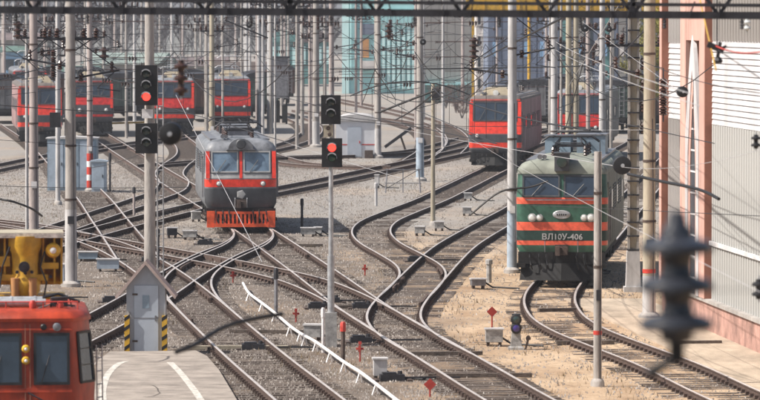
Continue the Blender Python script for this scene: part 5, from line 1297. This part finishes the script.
W=[ # (px,py,Y),(px,py,Y), r, mat, sag, label
((556,42,180),(692,94,60),0.0070,'wire_pale',.1,'upper of the pale wire pair slanting down right across the tan double pole'),
((556,50,180),(700,106,60),0.0070,'wire_pale',.1,'lower of the pale wire pair slanting down right across the tan double pole'),
((395,128,260),(622,167,120),0.0090,'wire_pale',.05,'pale wire leading right to the black disc insulator'),
((470,138,230),(760,292,55),0.0050,'wire_pale',.1,'long pale wire crossing the front of the green locomotive'),
((622,167,120),(760,150,80),0.0050,'wire_pale',.15,'thin wire leaving the black disc insulator to the right'),
((176,95,150),(262,262,110),0.0065,'wire_pale',.0,'pale soft wire falling in front of the grey locomotive'),
((0,105,150),(190,112,150),.016,'wire_dark',.08,'level dark wire across the left red locomotives'),
((0,44,220),(260,52,220),.02,'wire_dark',.1,'level dark wire high across the left tree line'),
((330,69,260),(590,66,260),.035,'wire_dark',.05,'level dark wire in front of the turquoise and grey blocks'),
((190,86,240),(420,88,240),.018,'wire_dark',.5,'sagging dark wire above the sandy ground at centre'),
((350,96,200),(470,95,200),.03,'wire_dark',-.6,'dark arched wire left of the middle red locomotive'),
((395,120,200),(440,88,150),.03,'wire_dark',.1,'short dark wire beside the short thin pole'),
((0,186,180),(190,187,180),.012,'wire_dark',.05,'thin level wire across the blue cabinets'),
((300,110,230),(620,118,230),.015,'wire_dark',.6,'sagging wire across the middle of the yard'),
((440,92,200),(590,130,150),.03,'wire_dark',.2,'dark wire across the windscreen of the middle red locomotive'),
((484,58,220),(570,14,120),.035,'wire_dark',.0,'thick dark wire rising right to the portal girder'),
((700,0,75),(716,70,68),.012,'paint_yellow',.0,'thin yellow line hanging over the pink pilaster'),
((716,46,70),(760,52,62),.012,'paint_red',.05,'thin red wire from the small dark clamp to the right edge'),
((718,50,70),(760,78,62),.008,'wire_dark',.0,'thin dark wire from the clamp down to the right edge'),
((622,0,110),(560,100,180),0.0080,'wire_pale',.0,'pale wire crossing behind the tall posts'),
((640,60,110),(760,93,80),.008,'wire_dark',.1,'thin wire over the white boards'),
((553,130,170),(700,130,140),0.0060,'wire_pale',.0,'pale level wire above the green locomotive'),
((580,20,180),(680,92,95),0.0050,'wire_pale',.0,'pale wire ending at the small black disc'),
((530,205,150),(760,216,90),.008,'wire_dark',.0,'thin wire across the ribbed grey wall'),
((260,133,210),(400,178,130),0.0070,'wire_pale',.05,'pale wire crossing below the middle signal heads'),
((330,118,300),(500,128,300),.02,'wire_dark',.2,'dark wire over the curved sidings'),
((0,80,170),(140,60,240),.02,'wire_dark',-.3,'dark wire rising right across the left poles'),
((225,20,200),(268,38,200),.03,'wire_dark',.0,'short thick slanting dark strut wire upper centre left'),
((90,168,200),(150,150,180),.012,'wire_dark',.1,'short thin wire left of the signal mast'),
((375,70,150),(396,100,190),.016,'wire_dark',.0,'dark stay wire right of the shed pole'),
((375,70,150),(362,104,190),.016,'wire_dark',.0,'dark stay wire left of the shed pole'),
((560,150,200),(584,60,190),.02,'wire_dark',.0,'dark stay wire leaning across the tan double pole'),
((0,140,150),(140,150,160),.008,'wire_dark',.0,'faint thin wire behind the signal mast at left'),
]
for a,b_,r,m,sg,lab in W: wire('overhead_wire',[atd(*a),atd(*b_)],r,m,lab,sag=sg)
random.seed(5)
for k in range(60):   # cross spans among the crowd of far poles
    x0=random.uniform(-10,560); L=random.uniform(60,190); Y=random.uniform(330,600); py=random.uniform(22,72)
    wire('span_wire',[atd(x0,py,Y),atd(x0+L,py+random.uniform(-4,4),Y+random.uniform(-40,40))],0.022,'wire_dark','far dark span wire starting '+near(x0)+(', high up' if py<47 else ', lower down'),sag=random.uniform(0.1,0.6),group='far span wires',n=8)
for k in range(55):   # string insulators on far wires
    px=random.uniform(0,600); Y=random.uniform(260,520); py=random.uniform(20,92); c=atd(px,py,Y)
    q=MB(); n_=random.choice([2,3,4])
    for j in range(n_): q.lathe([(0.05,0),(0.19,0.03),(0.05,0.12)],(j*0.17,0,0),'X',8)
    q.tube([(-2.5,0,0.05),(n_*0.17+2.5,0,0.1)],0.02,4)
    o=q.build('string_insulator','insulator_brown',None,True); o.location=c; tag(o,{2:'pair of',3:'three',4:'four'}[n_]+' brown insulator discs on far wire '+near(px),'insulator','far string insulators')
# thick black cables
def cab(pts,r,label,m='cable_black'): wire('black_cable',[atd(*p) for p in pts],r,m,label,'cable',group='black cables')
cab([(176,352,42),(196,344,42.4),(222,328,43),(252,319,43.6),(282,314,44)],.024,'thick soft black cable across the rails right of the platform')
cab([(628,174,100),(660,181,98),(690,187,96),(706,192,95),(719,199,94)],.035,'thick black cable end in front of the pink columns')
cab([(0,199,120),(14,202,120),(32,209,121),(42,216,122)],.03,'short black drooping cable at the left edge')
cab([(470,215,140),(500,192,140),(530,187,140),(548,181,140)],.03,'black bent arm wire left of the green locomotive windscreen')
cab([(380,112,190),(400,104,190),(418,97,190),(436,90,190)],.045,'black rising arm wire between the pale poles')
# disc insulators
def disc(px,py,Y,rpx,label):
    c=atd(px,py,Y); R=rpx*Y/F; T=thing('disc_insulator',label,'insulator',c,0,'black disc insulators')
    for k in range(3):
        q=MB(); q.lathe([(R*0.25,0.0),(R*0.95,0.03),(R,0.05),(R*0.9,0.06),(R*0.3,0.09),(R*0.25,0.16)],(0,k*0.17,0),'Y',20); q.build('disc','insulator_grey' if k else 'cable_black',T,True)
    q=MB(); q.tube([(0,-0.12,0),(0,0.6,0)],R*0.14,8); q.lathe([(R*0.22,-0.1),(R*0.16,-0.02)],(0,0,0),'Y',10); q.build('pin','galvanized',T,True)
disc(683,92,95,5.6,'small black disc insulator seen face-on against the white boards')
disc(622.5,165.5,120,9.2,'larger black disc insulator right of the green locomotive roof')
disc(170,134,62,11.5,'big soft black disc insulator right of the lower left signal head')
disc(249,25,230,3.0,'tiny black disc insulator far up centre left')
disc(147,40,260,3.4,'tiny black disc insulator above the left signal')
disc(423,42,240,3.2,'tiny black disc insulator before the grey block')
disc(609,29,200,3.0,'tiny black disc insulator high right of the white pole')
disc(64,40,230,3.4,'tiny black disc insulator between left poles')
disc(585,28,230,4.0,'black disc insulator near the tan double pole top')
# vertical string insulators (middle distance & foreground)
def string(px,py,Y,n,rpx,pitch,label,m='insulator_grey',rod=1.0,tilt=0,name='hanging_insulator'):
    c=atd(px,py,Y); R=rpx*Y/F; pt=pitch*Y/F; T=thing(name,label,'insulator',c,0,None); T.rotation_euler=(0,tilt,0)
    for k in range(n):
        q=MB(); z=-k*pt; q.lathe([(R*0.40,0.50*pt),(R*0.44,0.42*pt),(R*0.46,0.24*pt),(R*0.75,0.17*pt),(R*0.97,0.08*pt),(R*1.02,-0.02*pt),(R*1.0,-0.15*pt),(R*0.92,-0.2*pt),(R*0.6,-0.16*pt),(R*0.48,-0.24*pt),(R*0.42,-0.50*pt)],(0,0,z),'Z',28); q.build('shed',m,T,True)
    q=MB(); q.tube([(0,0,0.9*pt*rod),(0,0,-(n-1)*pt-0.8*pt*rod)],R*0.12,10); q.build('rod','galvanized',T,True)
    return T,R,pt
T,R,pt=string(677,246,18.5,3,36.5,38.5,'large out-of-focus grey disc insulator string hanging in the right foreground')
q=MB(); q.tube([(0,0,0.35*pt),(0,0,0.9*pt)],[R*0.36,R*0.2],16); q.build('cap','insulator_grey',T,True)
q=MB(); q.tube([(0,0,-2.5*pt),(0.0,0,-3.05*pt)],R*0.22,12); q.tube([(0,0,-2.9*pt),(-R*0.35,0,-3.1*pt),(-R*0.8,0,-3.35*pt)],[R*0.12,R*0.13,R*0.2],10); q.build('clamp','cable_black',T,True)
string(181,66,62,3,7,12,'soft dark cross-shaped insulator string in front of the dark red locomotive','insulator_brown')
string(30,96-50,200,3,4.5,6,'dark insulator string high on the far left','insulator_brown')
string(474,40,170,4,5,5.5,'dark insulator string in front of the pale stair tower','insulator_brown')
string(104,50,220,2,5,6,'dark insulator cluster right of the striped-foot pole','insulator_brown')
string(18,24,180,3,5,6,'dark insulator string left of the thick leftmost pole','insulator_brown')
string(389,26,200,3,4,5,'dark insulator string before the turquoise hall','insulator_brown')
string(747,22,72,2,4,6,'small pale insulator under the girder at top right','insulator_white')
string(756,168-30,70,2,5,7,'small clamp insulator at the right edge','cable_black')
string(759,284,60,2,7,10,'dark insulator cut by the right edge','cable_black')
wire('overhead_wire',[atd(688,290,18.6),atd(800,290,18)],0.0022,'wire_dark','thin soft wire from the big insulator to the right edge',sag=0.0)
T=thing('line_clamp','small dark claw-shaped line clamp against the white boards','clamp',atd(717,50,70))
q=MB(); q.bar((-0.14,0,0.09),(0.1,0,-0.02),0.05,0.09); q.bar((0.05,0,0.12),(0.0,0,-0.16),0.06,0.05); q.bar((0.0,0,-0.02),(0.14,0,0.06),0.04,0.04); q.lathe([(0.05,-0.2),(0.07,-0.16),(0.03,-0.1)],(0.02,0,0),'Z',8); q.build('jaw','steel_dark',T)
q=MB(); q.tube([(0,0,0),(0,0,0.9)],0.01,4); q.build('hanger','steel_dark',T)

# ------------------------------------------------------------ ballast stones, dry grass, debris
rng=np.random.default_rng(3)
# distance to the nearest track, from a raster
cell=0.5; x0_,x1_,y0_,y1_=-26,20,100,330
nxr=int((x1_-x0_)/cell); nyr=int((y1_-y0_)/cell); dmap=np.full((nyr,nxr),99.0); XX,YY=np.meshgrid(x0_+(np.arange(nxr)+.5)*cell,y0_+(np.arange(nyr)+.5)*cell)
for nme,path in TRK.items():
    for p in path[::2]:
        if y0_-4<p.y<y1_+4:
            i0=max(0,int((p.x-3-x0_)/cell)); i1=min(nxr,int((p.x+3-x0_)/cell)+1); j0=max(0,int((p.y-3-y0_)/cell)); j1=min(nyr,int((p.y+3-y0_)/cell)+1)
            if i1>i0 and j1>j0: dmap[j0:j1,i0:i1]=np.minimum(dmap[j0:j1,i0:i1],np.hypot(XX[j0:j1,i0:i1]-p.x,YY[j0:j1,i0:i1]-p.y))
at_o=g.data.attributes.new('oil','FLOAT','POINT'); dm2=np.full((nyr,nxr),99.0)
for nme,path in TRK.items():
    if nme in ('T1','T9'): continue
    for p in path[::2]:
        if y0_-4<p.y<y1_+4:
            i0=max(0,int((p.x-3-x0_)/cell)); i1=min(nxr,int((p.x+3-x0_)/cell)+1); j0=max(0,int((p.y-3-y0_)/cell)); j1=min(nyr,int((p.y+3-y0_)/cell)+1)
            if i1>i0 and j1>j0: dm2[j0:j1,i0:i1]=np.minimum(dm2[j0:j1,i0:i1],np.hypot(XX[j0:j1,i0:i1]-p.x,YY[j0:j1,i0:i1]-p.y))
ov=[]
for x,y,z in gv:
    v=0.0
    if x0_<x<x1_ and y0_<y<y1_: v=min(1,max(0,(1.25-dm2[min(nyr-1,int((y-y0_)/cell)),min(nxr-1,int((x-x0_)/cell))])/0.7))*0.75
    ov.append(v)
at_o.data.foreach_set('value',ov)
def scatter(N,fn,ymax=300):
    out=[]
    y=rng.uniform(100,ymax,N*4); x=rng.uniform(-1,1,N*4)*y*(400/F)
    m=(x>x0_)&(x<x1_); x=x[m]; y=y[m]
    d=dmap[((y-y0_)/cell).astype(int).clip(0,nyr-1),((x-x0_)/cell).astype(int).clip(0,nxr-1)]
    keep=rng.random(len(x))<fn(x,y,d); return x[keep][:N],y[keep][:N]
def in_plat(x,y): return (y<125.5)&(x>-7.4)&(x<-4.55+(125.5-y)*0.082)
def hall(x,y): return (x>9.2-0.081*(y-138.6)-2.4)&(y<150)
def stones(name,N,smin,smax,m,fn):
    x,y=scatter(N,fn); n=len(x); sz=rng.uniform(smin,smax,n)**1.0
    a=rng.uniform(0,6.28,n); V=np.zeros((n,5,3)); 
    for k in range(4):
        r_=sz*rng.uniform(0.6,1.2,n)*0.5; V[:,k,0]=x+r_*np.cos(a+k*PI/2); V[:,k,1]=y+r_*np.sin(a+k*PI/2); V[:,k,2]=-0.03
    V[:,4,0]=x+sz*rng.uniform(-.25,.25,n); V[:,4,1]=y+sz*rng.uniform(-.25,.25,n); V[:,4,2]=sz*rng.uniform(0.35,0.8,n)*np.where(sz>0.11,0.45,1.0)
    base=(np.arange(n)*5)[:,None,None]; Fc=(base+np.array([[0,1,4],[1,2,4],[2,3,4],[3,0,4]])[None]).reshape(-1,3)
    me=bpy.data.meshes.new(name); me.vertices.add(n*5); me.vertices.foreach_set('co',V.reshape(-1)); me.loops.add(len(Fc)*3); me.loops.foreach_set('vertex_index',Fc.reshape(-1).astype(np.int32)); me.polygons.add(len(Fc)); me.polygons.foreach_set('loop_start',np.arange(0,len(Fc)*3,3,dtype=np.int32)); me.update(calc_edges=True); me.validate()
    me.materials.append(M[m]); o=link(name,me); o['kind']='stuff'; return o
ok=lambda x,y:(~in_plat(x,y))&(~hall(x,y))
tr=lambda d:np.where(d<2.2,1.0,0.35)
stones('large_ballast_stones',3500,0.09,0.17,'stone',lambda x,y,d:ok(x,y)*np.where(d>1.6,1.0,0.1))
stones('ballast_stones',130000,0.04,0.10,'stone',lambda x,y,d:ok(x,y)*tr(d)*np.where(x+0.02*y>4.0,0.18,1.0))
stones('pale_ballast_stones',22000,0.04,0.10,'stone_pale',lambda x,y,d:ok(x,y)*tr(d)*np.where(x+0.02*y>4.0,0.25,1.0))
def tufts(N):
    x,y=scatter(N,lambda x,y,d:ok(x,y)*np.where(d>1.1,0.8,0.1)*(np.sin(x*0.9+y*0.13)+np.sin(y*0.31-x*0.4)>0.3)); n=len(x); V=[];Fc=[]
    V=np.zeros((n*3,3,3)); a=rng.uniform(0,6.28,(n*3)); X=np.repeat(x,3)+rng.normal(0,.07,n*3); Yv=np.repeat(y,3)+rng.normal(0,.07,n*3); h=rng.uniform(0.05,0.2,n*3)
    V[:,0,0]=X-0.012*np.cos(a); V[:,0,1]=Yv-0.012*np.sin(a); V[:,1,0]=X+0.012*np.cos(a); V[:,1,1]=Yv+0.012*np.sin(a); V[:,0,2]=V[:,1,2]=-0.02
    V[:,2,0]=X+rng.normal(0,.06,n*3); V[:,2,1]=Yv+rng.normal(0,.06,n*3); V[:,2,2]=h
    nn=n*3; me=bpy.data.meshes.new('dry_grass'); me.vertices.add(nn*3); me.vertices.foreach_set('co',V.reshape(-1)); me.loops.add(nn*3); me.loops.foreach_set('vertex_index',np.arange(nn*3,dtype=np.int32)); me.polygons.add(nn); me.polygons.foreach_set('loop_start',np.arange(0,nn*3,3,dtype=np.int32)); me.update(calc_edges=True)
    me.materials.append(M['grass_dry']); o=link('dry_grass',me); o['kind']='stuff'
tufts(2600)

def board(px,py,L,rz,label,m='sleeper_wood'):
    p=at(px,py); b=MB(); b.box((0,0,0.06),(L,0.2,0.1)); b.box((L*0.1,0.16,0.03),(L*0.7,0.12,0.08)); o=MB(); 
    T=thing('scrap_board',label,'board',(p.x,p.y,0),rz,'scrap boards on the ballast'); a=MB(); a.box((0,0,0.07),(L,0.2,0.1)); a.build('upper_plank',m,T); a=MB(); a.box((L*0.08,0.18,0.03),(L*0.7,0.14,0.06)); a.build('lower_plank',m,T)
for a in ((268,334,2.2,-0.1,'dark scrap boards left of the white pipe end'),(240,350,2.6,0.05,'pale scrap board between the rails right of the platform','concrete_tan'),(560,312,1.4,0.3,'scrap board between the rails under the green locomotive'),(445,356,2.0,0.1,'dark scrap board across the diagonal track'),(480,378,2.6,0.05,'dark scrap board near the bottom of the long diagonal'),(700,345,1.2,0.2,'dark board on the pavement by the brick plinth'),(585,345,1.6,0.1,'old timber on the sand left of the short concrete post'),(300,247,1.8,0,'dark old timber right of the grey locomotive'),(350,309,2.0,0.1,'old timber behind the slim signal mast'),(105,262,1.6,0.1,'dark timber near the pale boxes left of the hut')): board(*a)

# ------------------------------------------------------------ haze
hz=bpy.data.materials.new('haze'); hz.use_nodes=True; n=hz.node_tree.nodes; n.remove(n['Principled BSDF'])
pv=n.new('ShaderNodeVolumePrincipled'); pv.inputs['Color'].default_value=(0.86,0.88,0.95,1); pv.inputs['Density'].default_value=0.00022; pv.inputs['Anisotropy'].default_value=0.3
hz.node_tree.links.new(pv.outputs[0],n['Material Output'].inputs['Volume'])
b=MB(); b.span((-3600,-70,-1.5),(3600,5100,24)); b.m=[0]*6; o=b.build('haze',hz); o['kind']='stuff'
